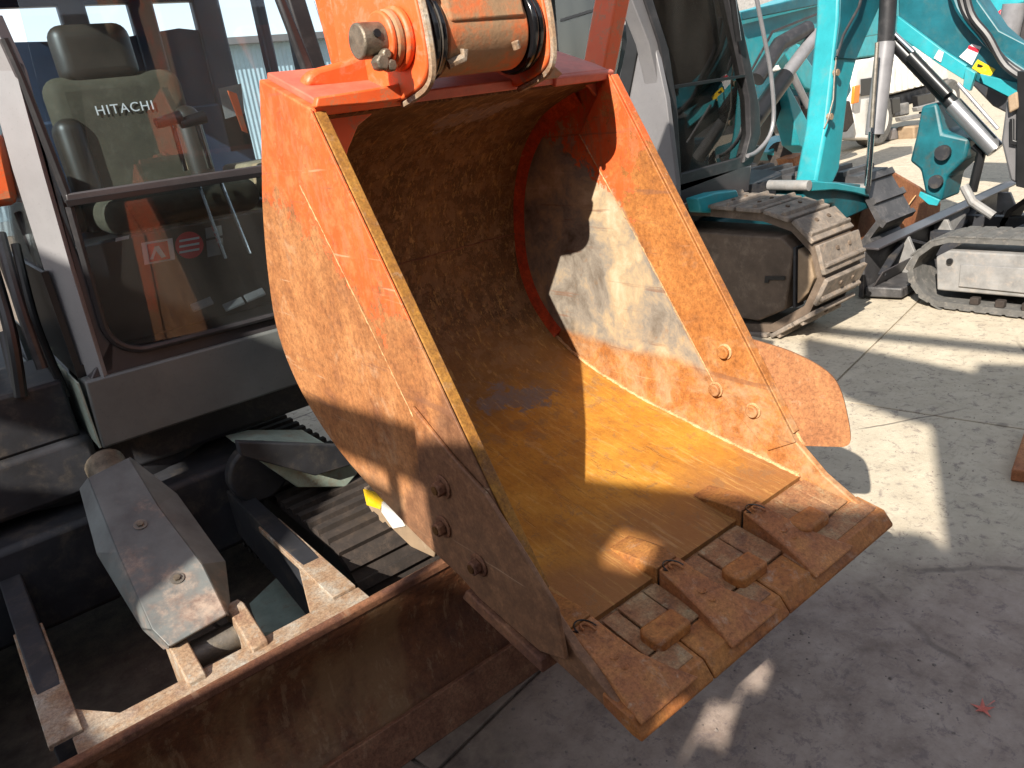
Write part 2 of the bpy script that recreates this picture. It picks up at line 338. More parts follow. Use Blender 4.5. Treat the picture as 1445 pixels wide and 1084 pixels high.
M['bluegrey'] = plain('blue_grey_frame', (.035, .05, .085), .4, 0, .2, 5)
M['siding'] = (lambda t: (t.bump(t.math('SINE', t.lin(x=42)), .02), t.out(t.ramp(t.noise(1.5, 5), [(.3, (.26, .36, .42)), (.7, (.34, .45, .50))]), .5))[1])(T('pale_blue_siding'))
def glass(name, tint, refl=1.0, base=.05, rough=.02):
    m = bpy.data.materials.new(name); m.use_nodes = True; t = m.node_tree; t.nodes.clear()
    o = t.nodes.new('ShaderNodeOutputMaterial'); tr = t.nodes.new('ShaderNodeBsdfTransparent'); tr.inputs[0].default_value = (*tint, 1)
    gl = t.nodes.new('ShaderNodeBsdfGlossy'); gl.inputs['Roughness'].default_value = rough
    df = t.nodes.new('ShaderNodeBsdfDiffuse'); df.inputs[0].default_value = (.45, .42, .38, 1)   # dust film
    fr = t.nodes.new('ShaderNodeFresnel'); fr.inputs[0].default_value = 1.5
    mu = t.nodes.new('ShaderNodeMath'); mu.operation = 'MULTIPLY_ADD'; mu.inputs[1].default_value = refl; mu.inputs[2].default_value = base
    mx = t.nodes.new('ShaderNodeMixShader'); m2 = t.nodes.new('ShaderNodeMixShader')
    ge = t.nodes.new('ShaderNodeNewGeometry'); nz = t.nodes.new('ShaderNodeTexNoise'); nz.inputs['Scale'].default_value = 5; nz.inputs['Detail'].default_value = 8
    mp = t.nodes.new('ShaderNodeMapping'); mp.inputs['Scale'].default_value = (1, 1, .25)
    mr = t.nodes.new('ShaderNodeMapRange'); mr.inputs['From Min'].default_value = .35; mr.inputs['From Max'].default_value = .8; mr.inputs['To Min'].default_value = .0; mr.inputs['To Max'].default_value = .055
    L = t.links.new
    L(ge.outputs['Position'], mp.inputs[0]); L(mp.outputs[0], nz.inputs[0]); L(nz.outputs['Fac'], mr.inputs[0])
    L(fr.outputs[0], mu.inputs[0]); L(mu.outputs[0], mx.inputs[0]); L(tr.outputs[0], mx.inputs[1]); L(gl.outputs[0], mx.inputs[2])
    L(mr.outputs[0], m2.inputs[0]); L(mx.outputs[0], m2.inputs[1]); L(df.outputs[0], m2.inputs[2]); L(m2.outputs[0], o.inputs[0])
    return m
M['glass'] = glass('cab_glass', (.88, .94, .97), .7, .012)
M['glassg'] = glass('green_cab_glass', (.50, .66, .62), 1.4, .06)

def ground_mat():
    t = T('worn_concrete')
    big = t.noise(.9, 6, .6, t.warp(.5, .8)); mid = t.noise(7, 9, .72); fine = t.noise(70, 5, .7)
    tan = t.ramp(mid, [(.3, (.43, .37, .28)), (.7, (.58, .51, .395))])
    pink = t.ramp(mid, [(.32, (.20, .15, .125)), (.5, (.31, .245, .205)), (.7, (.40, .325, .275))])
    f = t.step(t.math('ADD', t.lin(x=1, y=.55), t.math('MULTIPLY', big, 1.2)), 3.0, 3.7)
    col = t.mix(f, pink, tan)
    stain = t.step(t.noise(5.5, 9, .74, t.warp(.6, 2)), .58, .70); col = t.mix(t.math('MULTIPLY', stain, .28), col, (.15, .12, .125))
    blot = t.step(t.noise(26, 9, .78, t.warp(.1, 9)), .51, .64); col = t.mix(t.math('MULTIPLY', blot, .6), col, (.13, .10, .105))
    speck = t.step(fine, .62, .72); col = t.mix(t.math('MULTIPLY', speck, .35), col, (.55, .48, .40))
    drip = t.math('SUBTRACT', 1, t.step(t.math('ADD', t.voro(3.1, 'F1', t.warp(.12, 6)), t.math('MULTIPLY', t.noise(2.2, 3), .22)), .15, .21)); col = t.mix(t.math('MULTIPLY', drip, .45), col, (.09, .075, .075))
    scuff = t.step(t.noise(16, 5, .7, t.mapped((.12, 1, 1), (0, 0, .5))), .60, .68); col = t.mix(t.math('MULTIPLY', scuff, .22), col, (.16, .13, .12))
    # oily brown soil beneath the near machine
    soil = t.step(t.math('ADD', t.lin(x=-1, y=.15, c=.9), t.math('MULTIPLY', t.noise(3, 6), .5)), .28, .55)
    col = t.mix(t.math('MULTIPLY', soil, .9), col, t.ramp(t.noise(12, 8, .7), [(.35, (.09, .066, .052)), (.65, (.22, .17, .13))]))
    cr = t.voro(.42, vec=t.warp(.14, 1.6)); crack = t.math('MULTIPLY', t.math('SUBTRACT', 1, t.step(cr, .0008, .004)), t.step(t.noise(1.3, 3), .42, .6))
    col = t.mix(t.math('MULTIPLY', crack, .75), col, (.07, .055, .05))
    t.bump(t.math('SUBTRACT', t.math('ADD', fine, t.math('MULTIPLY', mid, 1.5)), t.math('MULTIPLY', crack, 2)), .004)
    return t.out(col, .82, 0, .3)
M['ground'] = ground_mat()
M['grit'] = plain('grit', (.20, .165, .145), .9, 0, .6, 30)

# ------------------------------------------------------------------ setting
def flatsheet():
    mb = MB(); R = 400; n = 40
    xs = [math.copysign(abs(i/n)**3*R, i) for i in range(-n, n+1)]
    for a in xs:
        for b in xs: mb.v.append(V((a+2, b+2, -.014)))
    k = len(xs)
    for i in range(k-1):
        for j in range(k-1): mb.f.append((i*k+j, (i+1)*k+j, (i+1)*k+j+1, i*k+j+1))
    return mb
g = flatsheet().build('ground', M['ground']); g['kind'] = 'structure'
ja = math.atan(.18); SX_, SY_ = V((math.cos(ja), math.sin(ja), 0)), V((-math.sin(ja), math.cos(ja), 0))
jo = V((3.62, 0, 0)) + SY_*1.9
for i in range(-2, 5):
    for j in range(-2, 4):
        o_ = jo + SX_*(2.7*i) + SY_*(3.1*j); g_ = .006
        q = [o_+SX_*g_+SY_*g_, o_+SX_*(2.7-g_)+SY_*g_, o_+SX_*(2.7-g_)+SY_*(3.1-g_), o_+SX_*g_+SY_*(3.1-g_)]
        MB().prism([p+V((0, 0, -.0139)) for p in q], (0, 0, .0139)).build('concrete_slab', M['ground'], g, .003)
# far warehouse
wh = root('warehouse', (0, 26, 0), 'pale blue corrugated warehouse wall far behind the cabs', 'warehouse')
MB().box((-14, 26, 0), (14, 40, 4.1)).build('wall', M['siding'], wh)
MB().box((-14.4, 25.6, 4.1), (14.4, 40.4, 4.3)).build('roof', M['cabgrey'], wh)
wh2 = root('storage_building', (60, 30, 0), 'low grey storage building beyond the white truck', 'building')
MB().box((34, 22, 0), (80, 36, 5)).build('wall', M['greydust'], wh2)
MB().box((33.5, 21.5, 5), (80.5, 36.5, 5.3)).build('roof', M['cabdk'], wh2)

wh3 = root('reflection_shed', (0, -10, 0), 'added dark shed behind the camera, unseen, darkening the reflections in the cab glass', 'shed')  # unseen, added to darken the cab glass reflections
MB().box((-30, -20, 0), (26, -10, 6.5)).build('wall', M['trackbrown'], wh3)
MB().box((-31, -21, 6.5), (27, -9.4, 6.9)).build('roof', M['cabdk'], wh3)
for k in range(5): MB().box((-22+9*k, -9.99, 0), (-17+9*k, -9.9, 4.6)).build('reflection_shed_door', M['bluegrey'], wh3)
# ------------------------------------------------------------------ shade: made-up panels on the sun side, out of view, cut to the shadow outlines
E1 = V((-.38723, .92198, 0)); HS = V((-.92198, -.38723, 0))
def sp(u, v, Td=2.2): return E1*u + HS*Td + V((0, 0, (v+.574*Td)/.819))
blk = root('shade_panels', tuple(HS*2.6), 'added unseen panels on the sunny side, cut to cast the shadows over the yard', 'excavator')
def shade(name, uv, mat, Td=2.2, th=.10): return MB().prism([sp(u, v, Td) for u, v in uv], HS*th).build(name, mat, blk)
shade('shade_panel_low', Td=2.24, mat=M['cabdk'], uv=[(-.05, -1.6), (-.05, .76), (.35, .79), (.39, .84), (.455, .84), (.47, .79), (.9, .80), (1.10, 1.00), (1.16, 1.06), (1.45, .72), (1.62, .74), (1.62, -1.6)], th=.02)
shade('shade_panel_notched', [(-.05, .752), (.352, .785), (.382, .845), (.384, .945), (.375, .965), (.335, .965), (.325, 1.035), (.372, 1.045), (.388, .96), (.395, .93), (.452, .925), (.463, .843), (.475, .785), (.9, .795), (1.10, .995), (1.15, 1.06), (1.02, 1.16), (.97, 1.262), (.61, 1.262), (.60, 1.245), (.53, 1.24), (.52, 1.262), (-.05, 1.262)], M['cabgrey'], th=.02)
shade('shade_panel_mid', Td=2.27, mat=M['cabgrey'], uv=[(-.05, 1.264), (.50, 1.264), (.51, 1.325), (.61, 1.345), (.62, 1.264), (.965, 1.264), (.95, 1.44), (.2, 1.46), (.10, 1.475), (.0, 1.50), (-.06, 1.49), (-.12, 1.43), (-.12, 1.264)], th=.03)
shade('shade_panel_tall', [(-1.5, -1.6), (-.03, -1.6), (-.03, 1.38), (-.11, 1.42), (-.04, 2.07), (.08, 2.10), (.34, 2.22), (.58, 2.44), (.65, 2.68), (-.22, 2.42), (-.24, 2.50), (-1.5, 2.50)], M['cabgrey'], Td=2.36)
shade('shade_bar', [(.6, 2.78), (-1.5, 2.49), (-1.5, 2.52), (.6, 2.82)], M['black'])
shade('boom', [(.953, 1.47), (1.55, 1.56), (1.60, 1.50), (1.1, 1.42), (.953, 1.40)], M['cabdk'])  # added bar out of view, only there to cast a stripe of shade
shade('hose', [(1.09, 1.415), (1.14, 1.424), (1.16, 1.12), (1.12, 1.10)], M['black'])  # unseen strip added for a thin upright shadow
shade('hose', [(1.143, 1.33), (1.5, 1.40), (1.5, 1.37), (1.145, 1.29)], M['black'])  # unseen strip added for a thin level shadow
shade('counterweight', [(1.58, -1.6), (1.58, .72), (1.62, .95), (1.60, 1.12), (1.72, 1.35), (1.80, 1.72), (2.12, 1.80), (2.6, 1.95), (2.6, 1.4), (2.38, 1.38), (2.12, 1.30), (2.10, 1.20), (2.38, 1.14), (2.6, 1.12), (2.6, -1.6)], M['cabdk'], Td=2.36, th=.03)  # added sun blocker for the cab front, notched to let a light patch through

# ================================================================== ORANGE EXCAVATOR
EX = root('orange_excavator', (.6, 3.2, 0), 'orange excavator with grey cab, rusty dozer blade and a large worn bucket filling the view', 'excavator')
XL, XR = .74, 1.64
TH = .022
oc = spline([(1.791, 1.699), (1.862, 1.566), (1.96, 1.394), (2.035, 1.20), (2.058, 1.04), (1.985, .885), (1.81, .752), (1.545, .655), (1.381, .612), (1.207, .580), (1.01, .546), (.948, .534)], 5)
def offset(pts, d):
    out = []
    for i, p in enumerate(pts):
        a = V(pts[max(i-1, 0)]); b = V(pts[min(i+1, len(pts)-1)]); t = (b-a).normalized()
        out.append((p[0]+t[1]*d, p[1]-t[0]*d))
    return out
ic = spline([(1.570, 1.602), (1.70, 1.572), (1.83, 1.518), (1.93, 1.425), (1.995, 1.30), (2.022, 1.16), (2.018, 1.03), (1.955, .895), (1.80, .768), (1.545, .682), (1.381, .650), (1.207, .618), (1.01, .586), (.968, .579)], 5)
ob = offset(ic, TH)
if ob[25][0] < ic[25][0]: ob = offset(ic, -TH)
# sheet: rear/roof part dark rust, floor part yellow rust
def sheet(i0, i1, name, mat, parent):
    mb = MB(); o, c = ob[i0:i1+1], ic[i0:i1+1]; n = len(o)
    xs = [XL+.03+(XR-.06-XL)*k/6 for k in range(7)]
    for lay in (c, o):
        for x in xs:
            for p in lay: mb.v.append(V((x, p[0], p[1])))
    K = n*7
    for a in range(6):
        for b in range(n-1):
            q = (a*n+b, (a+1)*n+b, (a+1)*n+b+1, a*n+b+1); mb.f.append(q); mb.f.append(tuple(K+i for i in q[::-1]))
        for b in (0, n-1):
            mb.f.append((a*n+b, (a+1)*n+b, K+(a+1)*n+b, K+a*n+b))
    return mb.build(name, mat, parent)
N_ = len(ic)
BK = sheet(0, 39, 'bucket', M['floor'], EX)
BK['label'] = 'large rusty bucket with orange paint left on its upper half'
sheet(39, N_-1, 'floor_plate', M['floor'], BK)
rimpts = [(1.554, 1.619), (.985, .672)]
tipp = [(.905, .600), (.830, .556), (.760, .522), (.745, .500)]
side = oc + [(.80, .503), (.745, .497)] + tipp[::-1][1:] + rimpts[::-1]
MB().sec(side, 'x', XL, XL+TH).build('side_plate', M['side_l'], BK, .004)
MB().sec(side, 'x', XR-TH, XR).build('side_plate', M['side_r'], BK, .004)
def rimp(t, d):   # t along rim 0..1 from top, d behind it
    a, b = V(rimpts[0]), V(rimpts[1]); p = a.lerp(b, t); return (p.x+.856*d, p.y-.518*d)
strip = [rimp(0, -.004), rimp(1, -.004), rimp(1, .09), rimp(.83, .15), rimp(.4, .165), rimp(.06, .185)]
MB().sec(strip, 'x', XL-.007, XL-.0005).build('rim_plate', M['side_l'], BK, .002)
MB().sec(strip, 'x', XR-TH-.007, XR-TH-.0005).build('rim_plate', M['side_r'], BK, .002)
# the ochre edge bar that caps the rim
for x0, m_ in ((XL, M['rimedge']), (XR-TH, M['side_r'])):
    MB().sec([rimp(.01, -.004), rimp(.98, -.004), rimp(.98, -.009), rimp(.01, -.009)], 'x', x0-.001, x0+TH+.003).build('rim_edge', m_, BK, .003)
# weld beads
def weld(pts, r=.005, name='weld_bead', mat=None):
    pts = [V(p) for p in pts]; L = []
    for a, b in zip(pts[:-1], pts[1:]):
        n = max(2, int((b-a).length/.008))
        for k in range(n): L.append(a.lerp(b, k/n)+V([random.uniform(-.0012, .0012) for _ in range(3)]))
    MB().tube(L, [r*random.uniform(.7, 1.2) for _ in L], 6).build(name, mat or M['weld'], BK)
for x in (XL-.004, XR-TH-.004):
    weld([(x, *rimp(.06, .186)), (x, *rimp(.4, .166)), (x, *rimp(.83, .152))], .0035)
weld([(XL+TH, *ic[25]), (XR-TH, *ic[25])], .0028, mat=M['cutter'])
weld([(XL+TH+.004, p[0], p[1]) for p in ic[38:]], .006)
weld([(XR-TH-.004, p[0], p[1]) for p in ic[38:]], .006)
# orange fillet in the rear right corner
fi = offset(ic, .035) if V(offset(ic, .035)[25]).x < ic[25][0] else offset(ic, -.035)
mb = MB()
for a, b in zip(ic[4:38], ic[5:39]):
    i_ = ic.index(a); c_, d_ = fi[i_], fi[i_+1]
    mb.add([(XR-TH-.018, *a), (XR-TH-.018, *b), (XR-TH-.001, *d_), (XR-TH-.001, *c_), (XR-TH, *a), (XR-TH, *b)], [(0, 1, 2, 3), (0, 1, 5, 4), (4, 5, 2, 3)])
mb.build('corner_fillet', M['fillet'], BK)
MB().tube([(XL+TH+.008, p[0]-.006, p[1]) for p in ic[2:38]], .012, 8).build('corner_fillet', M['back'], BK)
# top box of the bucket, between side plates
MB().sec([(1.56, 1.606), (1.556, 1.630), (1.60, 1.648), (1.79, 1.712), (1.80, 1.69), (1.62, 1.632)], 'x', XL+TH, XR-TH).build('top_plate', M['paint_red'], BK, .003)
MB().sec([(1.556, 1.604), (1.545, 1.624), (1.56, 1.632), (1.572, 1.606)], 'x', XL+.004, .96).build('top_lip', M['paint'], BK, .003)
MB().sec([(1.553, 1.600), (1.545, 1.622), (1.56, 1.630), (1.572, 1.606)], 'x', 1.42, XR-.004).build('top_lip', M['paint_red'], BK, .004)
# small corner gussets inside the mouth
MB().prism([(XL+TH, 1.60, 1.60), (.93, 1.60, 1.608), (.865, 1.60, 1.575), (.83, 1.60, 1.53), (.80, 1.60, 1.47), (XL+TH, 1.60, 1.42)], (0, .012, 0)).build('corner_gusset', M['paint'], BK, .002)
MB().prism([(XR-TH, 1.60, 1.60), (1.57, 1.60, 1.604), (1.595, 1.60, 1.585), (XR-TH, 1.60, 1.56)], (0, .012, 0)).build('corner_gusset', M['paint_red'], BK, .002)
# side cutters with bolts
cut = [(1.335, 1.01), (1.215, .935), (1.105, .88), (.995, .775), (.925, .700), (.915, .585), (.995, .560), (1.19, .59), (1.35, .655), (1.36, .80)]
MB().sec(cut, 'x', XL-.017, XL-.0075).build('side_cutter', M['side_l'], BK, .003)
MB().prism([(.715, 1.23, .595), (.715, .985, .548), (.715, .985, .515), (.715, 1.25, .565)], (.05, 0, 0)).build('heel_bar', M['cutter'], BK, .004)
def hexnut(c, r, h, mat, name='bolt', sgn=-1):
    pts = [(c[0], c[1]+r*math.cos(k*math.pi/3+.3), c[2]+r*math.sin(k*math.pi/3+.3)) for k in range(6)]
    o = MB().prism(pts, (sgn*h, 0, 0)).build(name, mat, BK, .003); return o
for y, z in ((1.257, .844), (1.285, .735), (1.165, .690)):
    MB().tube([(XL-.017, y, z), (XL-.022, y, z)], .027, 20).build('washer', M['cutter'], BK, .002)
    hexnut((XL-.022, y, z), .018, .018, M['cutter'])
    MB().tube([(XL-.038, y, z), (XL-.043, y, z)], .010, 12).build('bolt_end', M['back'], BK)
for y, z in ((1.19, .886), (1.222, .770), (1.103, .735)):
    MB().tube([(XR-TH-.007, y, z), (XR-TH-.012, y, z)], .022, 20).build('washer', M['weld'], BK, .001)
    MB().tube([(XR-TH-.012, y, z), (XR-TH-.024, y, z)], .0175, 20).build('bolt', M['side_r'], BK, .003)
# flared wing on the far side
A0 = V((XR+.002, .973, .654)); B0 = V((XR+.002, 1.129, .920)); wv = (B0-A0).normalized()
tv = V((math.sin(math.radians(28)), -.856*math.cos(math.radians(28)), .518*math.cos(math.radians(28))))
wn = wv.cross(tv).normalized()
wo = spline([(1057, 478), (1085, 486), (1115, 496), (1150, 513), (1175, 532), (1188, 556), (1196, 588), (1200, 612), (1199, 626), (1190, 631)], 3)
wp = [atp(p, A0, wn) for p in wo] + [A0, B0]
MB().prism(wp, wn*.016).build('wing_plate', M['wing'], BK, .003)
weld([A0+V((-.003, 0, 0)), B0+V((-.003, 0, 0))], .005)

# lip, tips, adapters
def zin(y): return .50+.17*(y-.745)+.04
MB().prism([(XL+TH, .985, zin(.985)-.014), (XR-TH, .985, zin(.985)-.014), (XR-TH, .80, zin(.80)-.014), (XL+TH, .80, zin(.80)-.014)], (0, 0, -.03)).build('lip_plate', M['lipbare'], BK)
for a, b in ((.735, .9425), (.9465, 1.2035), (1.2075, 1.655)):
    mb = MB(); y0, y1, y2 = .742, .765, .835
    prof = [(y0, .497), (y0, .505), (y1, zin(y1)-.008), (y2, zin(y2)-.006), (y2, zin(y2)-.036), (y1, .497)]
    mb.sec(prof, 'x', a, b).build('cutting_tip', M['tip'], BK, .0025)
    # shallow raised band across each tip
    MB().prism([(a+.11, .78, zin(.78)-.009), (b-.01, .78, zin(.78)-.009), (b-.01, .832, zin(.832)-.007), (a+.11, .832, zin(.832)-.007)], (0, 0, .004)).build('tip_band', M['lipbare'], BK, .002)
# tiles between the teeth behind the tips
for a, b in ((.862, .905), (.91, .985), (.99, 1.03), (1.125, 1.17), (1.175, 1.25), (1.255, 1.325), (1.42, 1.475), (1.48, 1.56), (1.565, XR-TH-.002)):
    MB().prism([(a, .838, zin(.838)-.008), (b, .838, zin(.838)-.008), (b, .958, zin(.958)-.008), (a, .958, zin(.958)-.008)], (0, 0, random.uniform(.004, .009))).build('wear_tile', M['lipbare'], BK, .002)
for cx in (.932, 1.198, 1.452):
    mb = MB(); y0, y1, w_ = .822, .880, .050
    mb.prism([(cx-w_, y0+.016, zin(.85)-.012), (cx-w_+.014, y0, zin(.85)-.014), (cx+w_, y0, zin(.85)-.014), (cx+w_, y1-.005, zin(.87)-.01), (cx-w_+.01, y1, zin(.87)-.01), (cx-w_, y1-.01, zin(.87)-.01)], (0, 0, .030)).build('wear_block', M['tip'], BK, .007, seg=3)
for cx in (.800, 1.068, 1.372):
    zb = lambda y: zin(y)-.004
    yb, yf = .952, .746
    h = .036
    def loft(st, nm, mat, bv):
        mb = MB(); rings = []
        for y, wl, wr, hh, k in st:
            rings.append([(cx-wl, y, zb(y)-.010), (cx-wl*k, y, zb(y)+hh), (cx+wr*k, y, zb(y)+hh), (cx+wr, y, zb(y)-.010)])
        for r_ in rings: mb.v += [V(p) for p in r_]
        for i in range(len(rings)-1):
            for k in range(4): mb.f.append((i*4+k, i*4+(k+1) % 4, (i+1)*4+(k+1) % 4, (i+1)*4+k))
        mb.f.append((0, 1, 2, 3)); mb.f.append(tuple(4*(len(rings)-1)+k for k in (3, 2, 1, 0)))
        return mb.build(nm, mat, BK, bv, seg=2)
    loft([(yb, .034, .034, h, .93), (.90, .040, .040, h*.80, .90), (.84, .047, .054, h*.50, .88), (.785, .054, .080, h*.20, .92), (yf, .058, .105, -.004, .97)], 'tooth', M['tooth'], .0035)
    loft([(.957, .036, .036, h*.98, .93), (1.0, .038, .038, h*.86, .92), (1.05, .038, .038, h*.50, .92), (1.10, .036, .036, h*.10, .95), (1.115, .034, .034, -.006, .95)], 'tooth_adapter', M['adapter'], .004)
    zt = zb(.95)+h+.0005
    # hooked joint seam and keeper loop
    seam = [(cx-.034, .955, zt-.05), (cx-.027, .953, zt-.004), (cx-.022, .935, zt-.001)] + [(cx-.003-.019*math.cos(a), .935+.026*math.sin(a), zt) for a in [i*math.pi/8 for i in range(1, 9)]] + [(cx+.018, .925, zt-.003)]
    MB().tube(seam, .0018, 6).build('joint_seam', M['black'], BK)
    MB().tube([(cx-.003-.009*math.cos(a), .930+.016*math.sin(a), zt+.001) for a in [i*math.pi/8 for i in range(0, 9)]]+[(cx+.006, .915, zt-.002)], .003, 6).build('keeper_loop', M['tooth'], BK)
    for yy, rr_ in ((.865, .010), (.838, .007)):   # cast ring marks
        hh = h*(.62 if yy > .86 else .49)
        MB().tube([(cx+rr_*math.cos(a), yy+rr_*math.sin(a), zb(yy)+hh-.001) for a in [i*math.pi/6 for i in range(0, 12)]], .0022, 5).build('cast_mark', M['tooth'], BK)

# hinge ears and pin
PY, PZ = 1.50, 1.735
def ear_profile(top=1.98):
    a = [(1.552, 1.612), (1.50, 1.622), (1.445, 1.640), (1.415, 1.672), (1.412, 1.74), (1.422, 1.82), (1.44, top)]
    return spline(a, 5) + [(1.72, top), (1.77, 1.85), (1.785, 1.715), (1.60, 1.64)]
for x0 in (.944, 1.282):
    MB().sec(ear_profile(), 'x', x0, x0+.026).build('hinge_ear', M['paint'], BK, .004)
    wv_ = [(x0+.013, y, z) for y, z in spline([(1.546, 1.606), (1.50, 1.616), (1.44, 1.634), (1.411, 1.668), (1.408, 1.74), (1.418, 1.82), (1.436, 1.98)], 8)]
    MB().tube(wv_, .0085, 6).build('ear_edge', M['flange'], BK)
MB().prism([at(p, 'y', 1.53) for p in [(446, 152), (520, 147), (562, 142), (590, 131), (602, 116), (600, 92), (588, 100), (560, 119), (520, 126), (448, 137)]], (0, .02, 0)).build('ear_web', M['paint'], BK, .004)
MB().prism([at(p, 'y', 1.66) for p in [(432, 122), (436, 104), (448, 96), (492, 84), (522, 70), (548, 82), (598, 92), (598, 135)]], (0, .05, 0)).build('ear_gusset', M['paint'], BK, .012, seg=3)
MB().prism([at(p, 'y', 1.50) for p in [(741, 121), (768, 108), (782, 92), (795, 104), (788, 110), (770, 113)]], (0, .02, 0)).build('ear_web', M['paint_mud'], BK, .003)
MB().tube([(.944, PY, PZ), (.925, PY, PZ)], .064, 32).build('boss', M['paint'], BK, .006)
MB().tube([(.925, PY, PZ), (.905, PY, PZ)], .058, 32).build('collar', M['paint_mud'], BK, .006)
MB().tube([(.905, PY, PZ), (.893, PY, PZ)], .056, 32).build('collar', M['paint'], BK, .004)
MB().tube([(.895, PY-.006, PZ), (.838, PY-.006, PZ)], .035, 28).build('pin', M['pin'], BK, .004)
MB().tube([(.868, PY-.044, PZ+.010), (.868, PY-.030, PZ+.008)], .008, 14).build('pin_hole', M['black'], BK)
for dx, dz, r_ in ((0, -.045, .017), (.02, -.052, .013), (.012, -.03, .012)):
    MB().tube([(.868+dx, PY-.050, PZ+dz), (.868+dx, PY-.02, PZ+dz)], r_, 6).build('pin_bolt', M['pin'], BK, .004)
MB().tube([(1.282, PY, PZ), (1.276, PY, PZ)], .07, 28).build('boss', M['paint'], BK)
# arm
AR = MB().tube([(1.012, PY, PZ), (1.236, PY, PZ)], .084, 40).build('arm', M['paint_mud'], EX, .006)
MB().box((.96, 1.20, 2.36), (1.30, 1.60, 3.1)).build('arm_shade_box', M['paint_mud'], AR, .03)  # unseen box added to shade the side of the steel track
MB().box((.98, 1.74, 2.3), (1.28, 2.1, 3.2)).build('link_shade_box', M['paint_mud'], AR, .03)  # second added shade box; the gap between them leaves a lit patch
AR['label'] = 'muddy orange arm end between the bucket ears'
a0 = V((1.124, PY+.02, PZ+.005)); a1 = a0 + V((0, .40, 1.4))
def armsec(c, hw, hd): return [c+V((-hw, -hd, 0)), c+V((hw, -hd, 0)), c+V((hw, hd, 0)), c+V((-hw, hd, 0))]
mb = MB(); mb.hexa(armsec(a0+V((0, 0, .012)), .104, .108), armsec(a1, .12, .20)); mb.build('arm_box', M['paint_mud'], AR, .008)
MB().tube([(1.015, PY-.062, PZ-.062), (1.05, PY-.072, PZ-.052), (1.052, PY-.075, PZ-.035)], .011, 8).build('mud_lump', M['flange'], AR)
MB().tube([(1.185, PY-.088, PZ-.03), (1.19, PY-.087, PZ-.045)], .009, 8).build('grease_nipple', M['flange'], AR)
for x in (.971, 1.240):
    MB().tube([(x, PY, PZ), (x+.016, PY, PZ)], .096, 40).build('seal_ring', M['seal'], AR, .005)
    MB().tube([(x+.019, PY, PZ), (x+.036, PY, PZ)], .092, 40).build('seal_ring', M['seal'], AR, .005)
MB().tube([(.988, PY, PZ), (.991, PY, PZ)], .095, 36).build('clamp_ring', M['steel'], AR)
# boom and link bar behind the bucket
BM = MB().prism([at((452, -60), 'y', 2.10), at((497, 120), 'y', 2.10), at((640, 120), 'y', 2.10), at((600, -60), 'y', 2.10)], (0, .10, 0)).build('boom', M['paint'], EX, .01)
MB().prism([at((462, -60), 'y', 2.098), at((506, 120), 'y', 2.098), at((640, 120), 'y', 2.098), at((600, -60), 'y', 2.098)], (0, -.012, 0)).build('boom_underside', M['mud'], BM, .004)
LB = MB().prism([at((880, -60), 'y', 2.2), at((850, 105), 'y', 2.2), at((868, 105), 'y', 2.2), at((902, -60), 'y', 2.2)], (0, .12, 0)).build('link_bar', M['paint'], EX, .008)
MB().prism([at((438, 120), 'y', 2.25), at((385, -20), 'y', 2.25), at((397, -20), 'y', 2.25), at((455, 120), 'y', 2.25)], (0, .03, 0)).build('hose', M['dark'], EX, .008)
# yellow and white wear plate under the bucket heel
yp = [(513, 688), (530, 692), (548, 708), (590, 748), (614, 778), (612, 787), (580, 772), (552, 745), (536, 742), (520, 715)]
WP = pprism(yp, 'x', .87, .02).build('wear_plate', M['trackend'], EX, .003)
pprism([(514, 690), (529, 694), (542, 706), (538, 718), (519, 712)], 'x', .868, -.004).build('yellow_mark', M['yellow'], WP)
pprism([(540, 706), (560, 722), (572, 742), (556, 745), (540, 722)], 'x', .868, -.004).build('white_mark', M['white'], WP)

# ---------------------------------------------------------------- blade
BY, BZ = 1.545, .46
prof = [(BY+.012, BZ), (BY, BZ)] + [(BY+.055*math.sin(math.pi*k/8), BZ-.03-k*(BZ-.13)/8) for k in range(9)] + [(BY-.005, .095), (BY-.045, .012), (BY-.045, .0), (BY+.03, .0), (BY+.085, .2), (BY+.05, BZ-.02)]
DB = MB().sec(prof, 'x', -.72, 1.25).build('dozer_blade', M['blade'], EX, .003)
DB['label'] = 'rust brown dozer blade with scraped curved face'
MB().sec([(BY-.047, .118), (BY-.028, .112), (BY-.06, -.0), (BY-.075, .0)], 'x', -.72, 1.25).build('cutting_edge', M['edge_brown'], DB, .003)
MB().sec([(BY-.006, BZ+.002), (BY+.020, BZ+.002), (BY+.020, BZ-.03), (BY-.006, BZ-.02)], 'x', -.72, 1.25).build('top_edge', M['cutter'], DB, .004)
MB().sec([(BY+.021, BZ-.012), (BY+.10, BZ-.012), (BY+.10, BZ-.05), (BY+.021, BZ-.05)], 'x', -.05, .64).build('top_flange', M['flange'], DB, .003)
def barm(x, w_=.055):
    top = [(BY+.10, BZ-.01), (2.55, .50), (2.55, .34), (2.1, .28), (BY+.06, .20)]
    o = MB().sec(top, 'x', x-w_/2, x+w_/2).build('blade_arm', M['navy'], DB, .004)
    MB().sec([(BY+.10, BZ-.004), (2.14, BZ+.008), (2.14, BZ-.012), (BY+.10, BZ-.02)], 'x', x-w_/2-.006, x+w_/2+.006).build('arm_cap', M['flange'], DB, .002)
barm(-.06); barm(.60)
MB().prism([(.576, BY+.095, BZ-.014), (.50, BY+.098, BZ-.014), (.576, BY+.34, BZ-.010)], (0, 0, -.03)).build('arm_gusset', M['flange'], DB, .003)
MB().prism([(-.034, BY+.09, BZ-.014), (.05, BY+.10, BZ-.014), (-.034, BY+.2, BZ-.010)], (0, 0, -.03)).build('arm_gusset', M['flange'], DB, .003)
